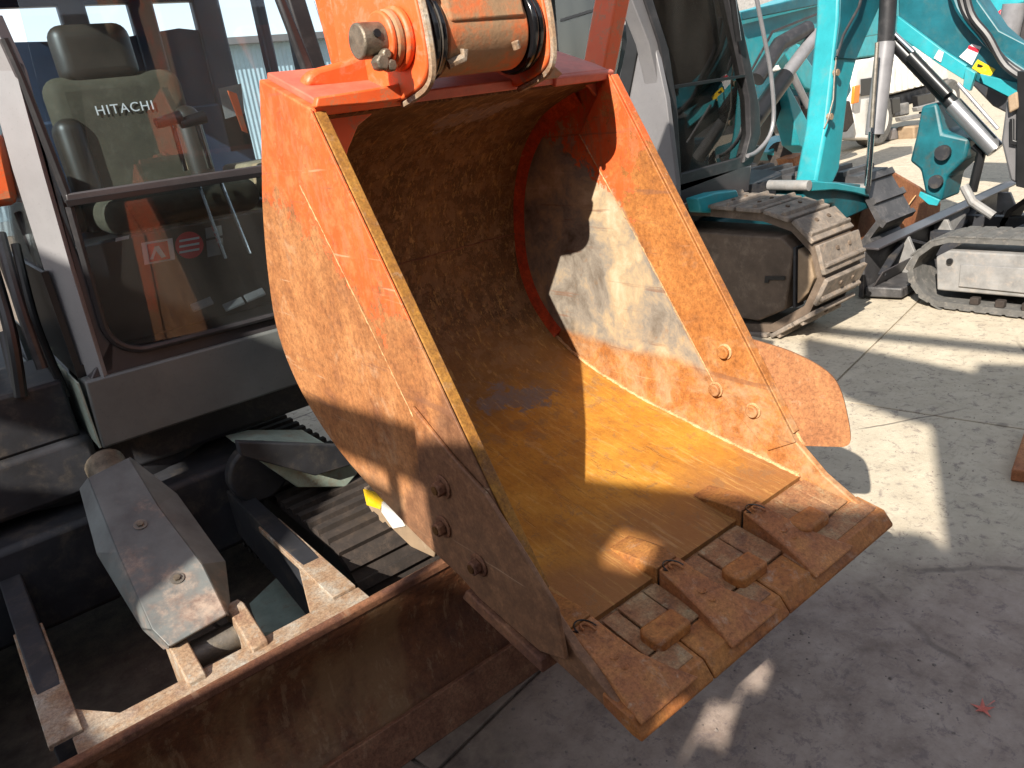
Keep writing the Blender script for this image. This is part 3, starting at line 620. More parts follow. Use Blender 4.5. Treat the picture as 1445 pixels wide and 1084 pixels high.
for x in (.185, .335):
    MB().prism([(x, BY+.06, BZ-.0), (x, BY+.19, BZ+.045), (x, BY+.24, BZ+.03), (x, BY+.23, BZ-.10), (x, BY+.06, BZ-.14)], (.042, 0, 0)).build('clevis', M['flange'], DB, .004)
MB().tube([(.22, BY+.19, BZ-.03), (.345, BY+.19, BZ-.03)], .035, 20).build('pin', M['steel'], DB)
# cylinder guard
ga = [at((112, 672), 'z', .79), at((178, 645), 'z', .79)]
top = [(112, 678), (184, 645), (247, 705), (268, 765), (327, 872), (239, 912), (205, 885), (150, 780), (118, 720)]
GP = V((.2, 2.25, .74)); gd = (V((.28, 1.72, .53))-V((.26, 2.30, .78))).normalized(); gn = V((1, 0, 0)).cross(gd).normalized()
if gn.z < 0: gn = -gn
g0 = V((.26, 2.30, .78))
ain = [(124, 674), (182, 645), (223, 713), (286, 796), (320, 866), (238, 912), (214, 888), (166, 780)]
tp_ = [atp(p, g0, gn) for p in ain]
GD = MB().prism(tp_, -gn*.010).build('cylinder_guard', M['guard'], EX, .003)
def facet(inner, outer, drop):
    I_ = [atp(p, g0, gn) for p in inner]; O_ = [atp(p, g0-gn*drop, gn) for p in outer]
    mb = MB()
    for k in range(len(I_)-1):
        q_ = [I_[k], I_[k+1], O_[k+1], O_[k]]
        mb.prism(q_, -gn*.008)
    mb.build('guard_side', M['guard'], GD)
facet([(182, 645), (223, 713), (286, 796), (320, 866)], [(184, 645), (250, 697), (318, 792), (327, 868)], .06)
facet([(124, 674), (166, 780), (214, 888), (238, 912)], [(112, 690), (136, 780), (200, 886), (230, 914)], .05)
for px in ((198, 741), (250, 817)):
    c = atp(px, g0, gn)
    MB().tube([c+gn*.001, c+gn*.003], .017, 20).build('washer', M['steel'], GD); MB().tube([c, c+gn*.008], .009, 6).build('bolt', M['pin'], GD)
MB().prism([at(p, 'z', .16) for p in [(352, 852), (398, 808), (450, 850), (420, 884), (368, 894)]], (0, 0, -.02)).build('lit_patch_plate', M['pale'], DB)  # added pale plate standing in for a sunlit patch on the ground
MB().tube([g0+V((.0, .1, -.05)), V((.27, 1.80, .50))], .055, 20).build('blade_cylinder', M['pin'], GD)

# ---------------------------------------------------------------- undercarriage
def stadium(y0, y1, zc, r, n=10, top=0):
    out = [(y0-r*math.sin(math.pi*k/n), zc-r*math.cos(math.pi*k/n)) for k in range(n+1)]
    out += [(y1+r*math.sin(math.pi*k/n), zc+top+r*math.cos(math.pi*k/n)) for k in range(n+1)]
    return out
def resample(pts, step):
    P = pts+[pts[0]]; out = []; acc = 0
    tot = sum(math.dist(a, b) for a, b in zip(P[:-1], P[1:])); n = int(tot/step); step = tot/n; tgt = 0; L = 0
    for a, b in zip(P[:-1], P[1:]):
        d = math.dist(a, b)
        while d > 0 and tgt <= L+d-1e-9:
            t = (tgt-L)/d; out.append(((a[0]+(b[0]-a[0])*t, a[1]+(b[1]-a[1])*t), ((b[0]-a[0])/d, (b[1]-a[1])/d))); tgt += step
        L += d
    return out
def belt(loop, x0, x1, th, parent, mat, name='track', lug=None, lugm=None, lugname='tread_lug'):
    mb = MB(); inn = []
    n = len(loop)
    for i in range(n):
        a, b = V(loop[i-1]), V(loop[(i+1) % n]); t = (b-a).normalized(); inn.append((loop[i][0]-(t.y)*-th, loop[i][1]+(t.x)*-th))
    cx = sum(p[0] for p in loop)/n; cz = sum(p[1] for p in loop)/n
    if sum(math.dist(p, (cx, cz)) for p in inn) > sum(math.dist(p, (cx, cz)) for p in loop):
        inn = [(2*p[0]-q[0], 2*p[1]-q[1]) for p, q in zip(loop, inn)]
    for x in (x0, x1):
        for p in loop: mb.v.append(V((x, *p)))
    for x in (x0, x1):
        for p in inn: mb.v.append(V((x, *p)))
    for i in range(n):
        j = (i+1) % n
        mb.f += [(i, j, n+j, n+i), (2*n+i, 3*n+i, 3*n+j, 2*n+j), (i, 2*n+i, 2*n+j, j), (n+i, n+j, 3*n+j, 3*n+i)]
    o = mb.build(name, mat, parent)
    if lug:
        proto = None
        for (p, t) in resample(loop, lug[0]):
            nx = (t[1], -t[0])
            if (p[0]+nx[0]*.01-cx)**2+(p[1]+nx[1]*.01-cz)**2 < (p[0]-cx)**2+(p[1]-cz)**2: nx = (-nx[0], -nx[1])
            hw = lug[1]/2; h = lug[2]
            q = [(p[0]-t[0]*hw-nx[0]*.004, p[1]-t[1]*hw-nx[1]*.004), (p[0]-t[0]*hw*.8+nx[0]*h, p[1]-t[1]*hw*.8+nx[1]*h), (p[0]+t[0]*hw*.8+nx[0]*h, p[1]+t[1]*hw*.8+nx[1]*h), (p[0]+t[0]*hw-nx[0]*.004, p[1]+t[1]*hw-nx[1]*.004)]
            MB().sec(q, 'x', x0-.004, x1+.004).build(lugname, lugm or mat, o, lug[3] if len(lug) > 3 else 0)
    return o
belt(stadium(1.97, 3.9, .225, .205), .70, 1.03, .03, EX, M['rubber'], lug=(.062, .034, .016))
belt(stadium(2.12, 3.9, .245, .225), -.60, -.26, .03, EX, M['rubber'], lug=(.15, .05, .022))
tf = MB().box((.76, 2.15, .12), (.99, 3.85, .34)).build('track_frame', M['navy'], EX, .01)
MB().box((-.56, 2.15, .12), (-.30, 3.85, .36)).build('track_frame', M['navy'], EX, .01)
MB().tube([(.73, 1.97, .225), (1.0, 1.97, .225)], .165, 28).build('idler_wheel', M['navy'], EX, .01)
MB().box((-.30, 2.42, .28), (.70, 3.7, .58)).build('lower_frame', M['navy'], EX, .02)
MB().tube([(.30, 3.0, .58), (.30, 3.0, .70)], .45, 40).build('slew_ring', M['navy'], EX)
# pale green mudguard above the track
mg = MB().prism([at(p, 'y', 2.2) for p in [(365, 650), (400, 640), (480, 638), (505, 668), (488, 688), (420, 688)]], (0, .3, 0)).build('track_cover', M['pale'], EX, .004)
MB().prism([at(p, 'y', 2.19) for p in [(330, 620), (482, 626), (500, 650), (440, 668), (365, 648), (335, 640)]], (0, -.03, 0)).build('cover_shade', M['navy'], mg, .004)  # dark plate standing in for the shaded part of the cover
MB().tube([V((.66, 2.35, .56)), V((.66, 2.30, .56))], .10, 24).build('hose_reel_flange', M['navy'], EX, .01)
# platform and dark body left of the cab
MB().box((-.75, 2.50, .62), (.262, 4.6, .80)).build('platform', M['navy'], EX, .02)
MB().box((.262, 2.55, .62), (1.30, 4.6, .765)).build('platform', M['navy'], EX, .02)
MB().prism([at(p, 'y', 2.62) for p in [(-60, 180), (6, 188), (16, 235), (28, 288), (-60, 302)]], (0, .3, 0)).build('orange_cover', M['paint'], EX, .02)
bw = MB().box((-.80, 2.9, .80), (.12, 4.6, 1.62)).build('side_body', M['navy'], EX, .03)
MB().box((-.82, 2.75, 1.48), (.10, 4.6, 1.80)).build('orange_hood', M['paint'], EX, .04)
for k, (a, b, r) in enumerate([((0, 330), (60, 520), .016), ((22, 345), (95, 560), .013), ((30, 300), (112, 540), .02), ((-10, 380), (30, 560), .018), ((5, 470), (40, 600), .014)]):
    p, q = at(a, 'y', 2.62+.05*(k % 3)), at(b, 'y', 2.5+.05*(k % 3))
    mid = p.lerp(q, .5)+V((.02*random.uniform(-1, 1), -.03, 0))
    MB().tube([V(t) for t in spline([tuple(p), tuple(mid), tuple(q)], 6)], r, 10).build('hydraulic_hose', M['black' if k % 2 else 'dark'], EX)
MB().box((-.1, 2.52, .80), (.24, 2.9, .98)).build('valve_block', M['navy'], EX, .01)

# ---------------------------------------------------------------- cab
CY = 2.40
def lean(z): return CY + .05*max(0, z-1.0)
skirt = MB().prism([at(p, 'y', CY) for p in [(128, 545), (146, 632), (430, 541), (425, 466)]], (0, .16, 0))
p1 = at((163, 521), 'y', CY+.02); 
CB = MB().prism([(.268, CY, .775), (1.28, CY, .765), (1.28, CY, .968), (.28, CY, .985)], (0, .12, 0)).build('cab', M['skirt'], EX, .008)
CB['label'] = 'grey framed operator cab with large dusty windshield'
MB().prism([(.262, CY+.004, .78), (.262, CY+1.35, .78), (.262, CY+1.35, .985), (.262, CY+.004, .985)], (.005, 0, 0)).build('skirt_side', M['pale'], CB)
# sill above the skirt and front frame
sx = lambda px, y=CY+.01: at(px, 'y', y)
def fr(pts, mat, nm, y=CY+.012, th=.07, bev=.006, parent=None):
    return MB().prism([at(p, 'y', y) for p in pts], (0, th, 0)).build(nm, mat, parent or CB, bev)
fr([(126, 540), (428, 455), (424, 440), (200, 494), (176, 490), (158, 470)], M['cabdk'], 'sill')
fr([(20, 85), (58, 230), (108, 398), (132, 480), (150, 540), (162, 540), (162, 482), (66, 250), (34, 90)], M['cabdk'], 'pillar')
pi_ = [(-14, 20), (22, 100), (60, 240), (100, 380), (134, 490), (150, 542)]; po_ = [(-60, 20), (-20, 100), (18, 240), (62, 380), (98, 490), (116, 545)]
mb = MB()
for k in range(5):
    a, b, c_, d_ = at(pi_[k], 'y', CY), at(pi_[k+1], 'y', CY), at(po_[k+1], 'y', CY+.09), at(po_[k], 'y', CY+.09)
    mb.hexa([a, b, c_, d_], [p+V((.03, .03, 0)) for p in (a, b, c_, d_)])
mb.build('pillar_face', M['pillar'], CB)
# inner frame of the window, dark rubber
wl = [(98, 292), (140, 440), (150, 468), (165, 484), (190, 492), (230, 486), (420, 436)]
MB().tube([at(p, 'y', CY+.006) for p in spline(wl, 4)], .011, 8).build('window_seal', M['dark'], CB)
MB().tube([at(p, 'y', CY+.006) for p in [(5, 55), (30, 110), (98, 285)]], .012, 8).build('window_seal', M['dark'], CB)
fr([(92, 274), (96, 290), (420, 238), (418, 226)], M['cabdk'], 'window_rail', CY-.006, .03, .004)
fr([(92, 283), (96, 292), (420, 242), (418, 236)], M['black'], 'rail_seal', CY-.010, .01, .001)
fr([(395, -40), (420, -40), (468, 118), (448, 128)], M['dark'], 'pillar', CY, .07)
MB().box((1.23, CY+.01, .97), (1.29, CY+.08, 1.7)).build('pillar', M['cabdk'], CB, .006)
# roof and rear frame (roof above the frame of the picture)
MB().box((.36, CY+.05, 2.22), (1.24, 3.75, 2.32)).build('roof', M['cabgrey'], CB, .03)
def panel(pts, nm, mat, y=CY+.02):
    q = [at(p, 'y', y) for p in pts]
    MB().prism(q, (0, .005, 0)).build(nm, mat, CB)
wn_ = V((0, -1, .13)).normalized(); w0 = V((.8, CY+.02, 1.48))
MB().prism([atp(p, w0, wn_) for p in [(10, -60), (95, 285), (430, 232), (480, 118), (425, -60)]], (0, .005, 0)).build('windshield', M['glass'], CB)
MB().prism([atp(p, V((.8, CY+.03, 1.25)), wn_) for p in [(98, 288), (145, 465), (175, 490), (430, 440), (430, 240)]], (0, .005, 0)).build('lower_window', M['glass'], CB)
# rear of cab: pillars and cross bars with glass between
RY = 3.62
for a, b in ((.40, .50), (.76, .86), (1.02, 1.12), (1.28, 1.40)):
    MB().box((a, RY, 1.5), (b, RY+.05, 2.3)).build('rear_pillar', M['bluegrey'], CB, .01)
MB().box((.36, RY, 2.13), (1.4, RY+.05, 2.22)).build('rear_rail', M['bluegrey'], CB, .01)
MB().box((.36, RY, 1.0), (1.4, RY+.05, 1.72)).build('rear_wall', M['bluegrey'], CB, .01)
MB().prism([(.36, RY+.01, 1.72), (1.4, RY+.01, 1.72), (1.4, RY+.01, 2.0), (1.2, RY+.01, 2.03), (.9, RY+.01, 2.0), (.36, RY+.01, 2.02)], (0, .02, 0)).build('rear_blind', M['bluegrey'], CB)
MB().box((1.38, 2.9, 1.0), (1.43, 2.98, 2.3)).build('pillar', M['bluegrey'], CB, .01)
MB().box((1.38, 3.2, 1.0), (1.42, 3.26, 2.3)).build('pillar', M['bluegrey'], CB, .01)
MB().box((1.36, 2.45, 1.0), (1.38, 3.6, 1.42)).build('door_panel', M['dark'], CB, .005)
MB().box((.275, 2.46, .985), (1.37, 3.62, 1.02)).build('cab_floor', M['black'], CB)
MB().box((.275, 2.46, 1.02), (.292, 3.62, 1.30)).build('side_panel', M['black'], CB)
MB().prism([(.285, 2.5, 1.30), (.285, 3.6, 1.30), (.37, 3.6, 2.25), (.37, 2.5, 2.25)], (.005, 0, 0)).build('side_glass', M['glass'], CB)
# seat
def soft(nm, c, s, mat, rx=0, bev=.05):
    mb = MB().box((-s[0]/2, -s[1]/2, -s[2]/2), (s[0]/2, s[1]/2, s[2]/2))
    R = Matrix.Rotation(rx, 3, 'X'); mb.v = [R @ p + V(c) for p in mb.v]
    return mb.build(nm, mat, CB, bev, 60, 5)
soft('headrest', (.70, 3.02, 1.89), (.25, .10, .19), M['seatdk'], -.12, .045)
soft('backrest', (.73, 3.00, 1.60), (.44, .12, .46), M['seat'], -.10, .055)
soft('seat_bolster', (.545, 2.97, 1.50), (.09, .14, .40), M['seatdk'], -.10, .04)
soft('seat_bolster', (.925, 2.97, 1.50), (.09, .14, .40), M['seatdk'], -.10, .04)
soft('seat_cushion', (.74, 2.80, 1.40), (.50, .46, .11), M['seat'], .03, .05)
soft('seat_base', (.76, 2.80, 1.18), (.74, .44, .32), M['black'], 0, .01)
soft('side_console', (1.14, 2.85, 1.42), (.18, .5, .12), M['seatside'], 0, .02)
soft('side_console', (.40, 2.95, 1.42), (.14, .5, .12), M['black'], 0, .02)
tx = bpy.data.curves.new('lettering', 'FONT'); tx.body = 'HITACHI'; tx.size = .043; tx.extrude = .0008; tx.align_x = 'CENTER'; tx.space_character = 1.15
to = bpy.data.objects.new('lettering_curve', tx); COL.objects.link(to)
to.location = V((.73, 2.944, 1.70)); to.rotation_euler = (math.radians(84.3), 0, 0)
bpy.context.view_layer.update()
lm = bpy.data.meshes.new_from_object(to.evaluated_get(bpy.context.evaluated_depsgraph_get())); lm.transform(to.matrix_world); lm.transform(Matrix.Translation(-world_loc(CB)))
lm.materials.clear(); lm.materials.append(M['whitelab']); bpy.data.objects.remove(to); to = bpy.data.objects.new('lettering', lm); COL.objects.link(to); to.parent = CB
# levers and travel pedals
for a, b, cpx in (((243, 172), (262, 240), 0), ((277, 172), (297, 238), 0)):
    p, q = at(a, 'y', 2.62), at(b, 'y', 2.66)
    MB().tube([p, q], .009, 10).build('control_lever', M['rod'], CB)
    MB().tube([p+V((-.05, .0, .0)), p+V((.03, 0, .012))], [.016, .02], 12).build('lever_grip', M['dark'], CB)
for a, b in (((280, 260), (318, 365)), ((312, 258), (352, 358))):
    MB().tube([at(a, 'y', 2.55), at(b, 'y', 2.52)], .007, 8).build('travel_lever', M['rod'], CB)
for px in ((285, 425), (330, 425), (360, 412)):
    c = at(px, 'y', 2.56); MB().prism([c+V((-.035, 0, -.03)), c+V((.035, 0, -.02)), c+V((.035, .06, .03)), c+V((-.035, .06, .02))], (0, 0, .008)).build('pedal', M['greydust'], CB, .002)
# stickers on the black seat base
def sticker(pts, mat, y, nm='sticker', th=-.002): return MB().prism([at(p, 'y', y) for p in pts], (0, th, 0)).build(nm, mat, CB)
sticker([(199, 343), (243, 336), (247, 366), (204, 374)], M['whitelab'], 2.577)
sticker([(207, 345), (236, 340), (240, 365), (211, 370)], M['red'], 2.573)
sticker([(218, 348), (224, 347), (234, 362), (228, 364), (220, 354), (216, 366), (212, 366)], M['whitelab'], 2.570)
c = (267, 346); sticker([(c[0]+20*math.cos(k*math.pi/12), c[1]+19*math.sin(k*math.pi/12)) for k in range(24)], M['red'], 2.577)
for dy in (-8, 0, 8): sticker([(253, c[1]+dy+1), (281, c[1]+dy-4), (281, c[1]+dy-1), (253, c[1]+dy+4)], M['whitelab'], 2.573)
sticker([(289, 322), (312, 318), (314, 332), (291, 337)], M['greydust'], 2.577)
sticker([(291, 340), (314, 336), (316, 358), (293, 363)], M['greydust'], 2.577)
sticker([(163, 336), (182, 332), (182, 337), (163, 341)], M['whitelab'], 2.577)
MB().tube([at(p, 'y', 2.60) for p in [(205, 325), (230, 312), (262, 310)]], .006, 8).build('handle', M['rod'], CB)
# orange-white paper tag and box at window's far side
sticker([(308, 125), (340, 118), (345, 160), (318, 168)], M['greydust'], 3.0, 'paper_tag')
fr([(322, 128), (334, 132), (350, 188), (343, 185)], M['paint'], 'orange_strap', 2.7, .01, 0)

# ================================================================== TEAL EXCAVATOR WITH GREY CAB, STEEL TRACKS
TE = root('teal_excavator', (4.3, 3.6, 0), 'excavator with rounded dark grey cab and dusty steel tracks just right of the big bucket', 'excavator')
TX0, TX1 = 3.92, 4.36
loop = stadium(2.42, 4.3, .385, .385, 6)
loop = [(2.86, 0.0), (2.56, .04), (2.32, .20), (2.23, .40), (2.28, .58), (2.42, .71), (2.62, .765), (3.0, .78), (4.9, .78), (5.2, .4), (4.9, 0)]
tb = belt(loop, TX0+.03, TX1-.02, .05, TE, M['trackbrown'], name='track')
# individual shoe plates with grouser bars
for (p, t) in resample(loop, .185):
    nx = (t[1], -t[0]); cx, cz = 3.4, .4
    if (p[0]+nx[0]*.01-cx)**2+(p[1]+nx[1]*.01-cz)**2 < (p[0]-cx)**2+(p[1]-cz)**2: nx = (-nx[0], -nx[1])
    hw = .086
    def q(s_, h): return (p[0]+t[0]*s_+nx[0]*h, p[1]+t[1]*s_+nx[1]*h)
    MB().sec([q(-hw, .002), q(-hw, .030), q(hw, .030), q(hw, .002)], 'x', TX0, TX1).build('track_pad', M['steeltrack'], tb, .006)
    MB().sec([q(-.055, .028), q(-.045, .050), q(-.030, .050), q(-.020, .028)], 'x', TX0+.01, TX1-.01).build('grouser_bar', M['steeltrack'], tb, .004)
    for xx in (TX0+.17, TX0+.30):
        b0 = q(.035, .028); b1 = q(.035, .040)
        MB().tube([(xx, *b0), (xx, *b1)], .013, 6).build('bolt', M['trackbrown'], tb)
MB().sec([(2.66, .10), (2.47, .20), (2.42, .56), (2.50, .63), (4.8, .64), (4.8, .10)], 'x', TX0+.015, TX1-.1).build('track_frame', M['trackbrown'], TE, .01)
MB().sec([(2.40, .24), (2.33, .32), (2.295, .41), (2.32, .51), (2.40, .57)], 'x', TX0+.02, TX1-.12).build('frame_end', M['trackend'], TE, .01)
MB().sec([(2.418, .22), (2.403, .22), (2.403, .58), (2.418, .58)], 'x', TX0+.01, TX0+.1).build('frame_rib', M['navy'], TE)
pprism([(1080, 390), (1108, 390), (1108, 395), (1085, 395), (1085, 399), (1079, 399)], 'x', TX0+.012, -.004).build('frame_slot', M['black'], TE)
belt([(2.9, .1), (2.7, .4), (2.9, .72), (4.9, .75), (5.1, .4), (4.9, 0.02), (3.1, .02)], 5.55, 6.0, .05, TE, M['blackrust'], lug=(.17, .06, .03))
MB().box((TX1-.02, 3.25, .30), (5.55, 4.4, .62)).build('lower_frame', M['teal_shaded'], TE, .03)
MB().tube([(4.9, 3.7, .66), (4.9, 3.7, .80)], .5, 36).build('slew_ring', M['navy'], TE)
MB().prism([at(p, 'y', 3.0) for p in [(985, 280), (1010, 272), (1040, 268), (1046, 285), (1020, 302), (990, 300)]], (0, .1, 0)).build('hose_guard', M['teal'], TE, .01)
# cab
GY = 3.2
TC = MB().prism([at(p, 'y', GY) for p in [(938, 262), (962, 330), (1010, 296), (1058, 272), (1062, 232), (1050, 232)]], (0, .5, 0)).build('cab', M['cabdk'], TE, .02)
TC['label'] = 'rounded dark grey cab with handrail and green glass'
f2 = lambda pts, mat, nm, y=GY, th=.06, bev=.006: MB().prism([at(p, 'y', y) for p in pts], (0, th, 0)).build(nm, mat, TC, bev)
f2([(944, 258), (958, 272), (1062, 232), (1072, 205), (1060, 205), (1045, 222), (962, 245)], M['dark'], 'front_sill')
f2([(880, -30), (905, -30), (940, 60), (955, 140), (960, 262), (945, 262), (935, 150), (915, 60)], M['cabgrey'], 'corner_column', GY-.02, .10)
f2([(900, -30), (912, -30), (944, 70), (956, 150), (962, 250), (958, 262), (948, 150), (930, 60)], M['dark'], 'window_seal', GY-.035, .02)
f2([(1022, -30), (1034, -30), (1060, 90), (1072, 150), (1074, 190), (1062, 222), (1050, 230), (1060, 190), (1058, 140), (1046, 80)], M['dark'], 'corner_column', GY-.02, .08)
f2([(948, 121), (1052, 105), (1052, 109), (949, 126)], M['black'], 'window_rail', GY-.02, .03, .002)
f2([(905, -30), (935, 60), (952, 150), (962, 250), (1050, 225), (1066, 180), (1055, 100), (1028, -30)], M['glassg'], 'windshield', GY+.02, .005, 0)
# cab side (facing left): grey panel, window frames, glass
SX = 3.72
ps = lambda pts, mat, nm, x=SX, th=.04, bev=.005: MB().prism([at(p, 'x', x) for p in pts], (th, 0, 0)).build(nm, mat, TC, bev)
ps([(885, 60), (905, 40), (925, 70), (940, 140), (955, 262), (955, 290), (950, 330), (885, 200), (862, 160)], M['cabgrey'], 'side_panel')
ps([(870, -30), (905, -30), (902, 60), (882, 165), (866, 150), (884, 60), (880, 0)], M['black'], 'side_frame', SX-.01)
ps([(780, -40), (872, -40), (878, 60), (862, 150), (790, 90)], M['glassg'], 'side_window', SX, .005, 0)
ps([(790, 27), (855, 7), (855, 11), (790, 31)], M['black'], 'window_rail', SX-.01, .02, 0)
ps([(780, 90), (862, 150), (950, 330), (780, 330)], M['cabdk'], 'side_panel', SX+.02)
MB().box((3.9, GY+1.2, .9), (4.75, GY+1.3, 2.6)).build('rear_wall', M['cabdk'], TC)
MB().box((3.74, GY, 2.28), (4.7, GY+1.4, 2.4)).build('roof', M['cabgrey'], TC, .04)
MB().box((3.9, GY+.05, .9), (4.7, GY+1.25, .95)).build('cab_floor', M['black'], TC)
def soft2(nm, c, s, mat, bev=.05):
    MB().box(V(c)-V(s)/2, V(c)+V(s)/2).build(nm, mat, TC, bev, 60, 4)
soft2('seat_back', (4.25, GY+.85, 1.65), (.5, .14, .6), M['dark']); soft2('seat_cushion', (4.25, GY+.6, 1.30), (.5, .5, .14), M['dark'])
soft2('console', (4.5, GY+.35, 1.25), (.15, .3, .3), M['teal_shaded'], .03)
for px in ((1035, 128), (1010, 90)):
    p = at(px, 'y', GY+.2); MB().tube([p, p+V((-.04, .1, -.35))], .01, 8).build('control_lever', M['black'], TC)
# handrail in front of the cab
hr = spline([(1062, -30), (1072, 20), (1080, 60), (1088, 105), (1092, 160), (1086, 192), (1068, 214), (1055, 220)], 4)
MB().tube([at(p, 'y', GY-.10) for p in hr], .014, 10).build('handrail', M['cylgrey'], TC)
MB().tube([at((1030, -30), 'y', GY-.06), at((1042, 58), 'y', GY-.06)], .02, 8).build('work_light_arm', M['black'], TC)

# ================================================================== TEAL EXCAVATOR BEHIND (boom rising behind the grey cab)
TB = root('teal_excavator', (6.5, 6.0, 0), 'teal excavator behind the grey cab, its boom crossing behind the handrail', 'excavator')
pb = lambda pts, ax, val, th, nm, mat, par=TB, bev=.01: MB().prism([at(p, ax, val) for p in pts], tuple(th if i == AX[ax] else 0 for i in range(3))).build(nm, mat, par, bev)
bo = pb([(1030, 20), (1100, 4), (1180, -24), (1290, -60), (1290, 40), (1180, 60), (1145, 50), (1115, 68), (1085, 105), (1055, 135), (1020, 160)], 'y', 4.6, .35, 'boom', M['teal'])
bo['label'] = 'bright teal boom section running level behind the arm'
pb([(1040, 18), (1170, -12), (1170, 4), (1042, 30)], 'y', 4.55, -.04, 'boom_flange', M['teal_shaded'])
pb([(1108, 120), (1112, 118), (1150, 190), (1142, 215), (1128, 205)], 'y', 4.4, .2, 'arm', M['teal'])
pb([(1040, 250), (1078, 165), (1104, 120), (1112, 128), (1090, 190), (1062, 250)], 'y', 4.5, .1, 'arm_cylinder_guard', M['black'])
MB().tube([at((1152, 48), 'y', 4.3), at((1108, 108), 'y', 4.3)], .06, 16).build('bucket_cylinder', M['cylgrey'], TB)
MB().tube([at((1108, 108), 'y', 4.3), at((1060, 175), 'y', 4.3)], .085, 16).build('bucket_cylinder', M['black'], TB)
MB().tube([at((1068, 112), 'y', 4.35), at((1100, 62), 'y', 4.35), at((1140, 40), 'y', 4.35)], .07, 12).build('hydraulic_hose', M['dark'], TB)
MB().tube([at((1060, 100), 'y', 4.5), at((1090, 45), 'y', 4.5), at((1165, 15), 'y', 4.5)], .012, 8).build('hydraulic_hose', M['dark'], TB)
pb([(1085, 215), (1105, 200), (1125, 190), (1142, 195), (1140, 222), (1100, 226)], 'y', 5.0, .3, 'link', M['teal'])
MB().tube([at((1100, 217), 'y', 4.95), at((1100, 217), 'y', 5.4)], .13, 20).build('roller', M['rubber'], TB)
pb([(1118, 224), (1140, 215), (1146, 250), (1128, 252)], 'y', 4.7, .2, 'bucket', M['brownbucket'])
MB().box((6.2, 7.2, .75), (8.0, 9.2, 1.9)).build('house', M['teal'], TB, .08)
for x in (6.1, 7.6): MB().box((x, 6.6, 0.02), (x+.4, 9.2, .7)).build('track', M['rubber'], TB, .15, 60, 5)

# ================================================================== TEAL MINI EXCAVATOR AT RIGHT (arm, boom, blade, rubber track)
TM = root('teal_excavator', (5.6, 1.4, 0), 'teal mini excavator at the right edge with hanging arm, rubber track and dark blade', 'mini excavator')
pm = lambda pts, ax, val, th, nm, mat, bev=.01, par=None: MB().prism([at(p, ax, val) for p in pts], tuple(th if i == AX[ax] else 0 for i in range(3))).build(nm, mat, par or TM, bev)
# boom from the house up to the top left
BX = 5.75
bm_ = pm([(1265, -60), (1268, 30), (1330, 78), (1370, 112), (1445, 150), (1500, 175), (1500, 60), (1440, 75), (1400, 40), (1360, -20), (1330, -60)], 'x', BX, .26, 'boom', M['teal_shaded'])
bm_['label'] = 'teal boom sloping down to the right with warning labels'
pm([(1268, 22), (1268, 48), (1330, 92), (1362, 112), (1366, 92), (1330, 68), (1290, 38)], 'x', BX-.02, -.03, 'boom_flange', M['teal'], .004)
pm([(1366, 94), (1362, 122), (1372, 128), (1380, 102)], 'x', BX-.02, -.04, 'boom_rib', M['teal'], .004)
pm([(1348, -60), (1345, 0), (1372, 40), (1400, 70), (1445, 95), (1500, 112), (1500, 85), (1415, 42), (1385, 0), (1376, -60)], 'x', BX-.005, -.05, 'boom_pipe', M['teal_shaded'], .01)
pm([(1385, 104), (1445, 118), (1500, 150), (1500, 172), (1445, 146), (1390, 118)], 'x', BX-.02, -.03, 'boom_flange', M['teal'], .004)
pm([(1372, 62), (1385, 66), (1372, 92), (1354, 80)], 'x', BX-.001, -.006, 'label_plate', M['whitelab'], 0)
pm([(1368, 64), (1382, 70), (1380, 74), (1366, 68)], 'x', BX-.008, -.004, 'label_stripe', M['red'], 0)
pm([(1380, 84), (1405, 98), (1396, 111), (1372, 96)], 'x', BX-.001, -.006, 'warning_label', M['yellow'], 0)
pm([(1380, 90), (1388, 93), (1385, 95), (1379, 94)], 'x', BX-.008, -.004, 'warning_symbol', M['black'], 0)
pm([(1325, 70), (1332, 74), (1328, 88), (1318, 82)], 'x', BX-.055, -.004, 'white_sticker', M['whitelab'], 0)
for k in range(3):
    pts = spline([(1340+9*k, -40), (1352+9*k, 10+4*k), (1385+5*k, 52), (1420, 84+5*k), (1460, 110+5*k)], 5)
    MB().tube([at(p, 'x', BX-.08-.02*k) for p in pts], .022, 8).build('hydraulic_hose', M['teal_shaded' if k == 0 else 'dark'], TM)
# lift cylinder
cy0, cy1, cy2 = at((1262, 60), 'x', BX-.1), at((1345, 148), 'x', BX-.1), at((1405, 212), 'x', BX-.1)
MB().tube([cy0, cy1], .045, 18).build('lift_cylinder', M['black'], TM)
MB().tube([at((1262, 48), 'x', BX-.14), at((1290, 75), 'x', BX-.14)], .018, 12).build('cylinder_rod', M['rod'], TM)
MB().tube([at((1285, 78), 'x', BX-.16), at((1338, 134), 'x', BX-.16)], .035, 14).build('lift_cylinder', M['black'], TM)
MB().tube([cy1, cy2], .056, 22).build('lift_cylinder', M['chrome'], TM)
MB().tube([at((1352, 118), 'x', BX-.2), at((1408, 182), 'x', BX-.2)], .012, 8).build('cylinder_pipe', M['cylgrey'], TM)
MB().tube([at((1322, 120), 'x', BX-.1), at((1372, 178), 'x', BX-.1), at((1400, 216), 'x', BX-.1)], .03, 10).build('cylinder_pipe', M['greydust'], TM)
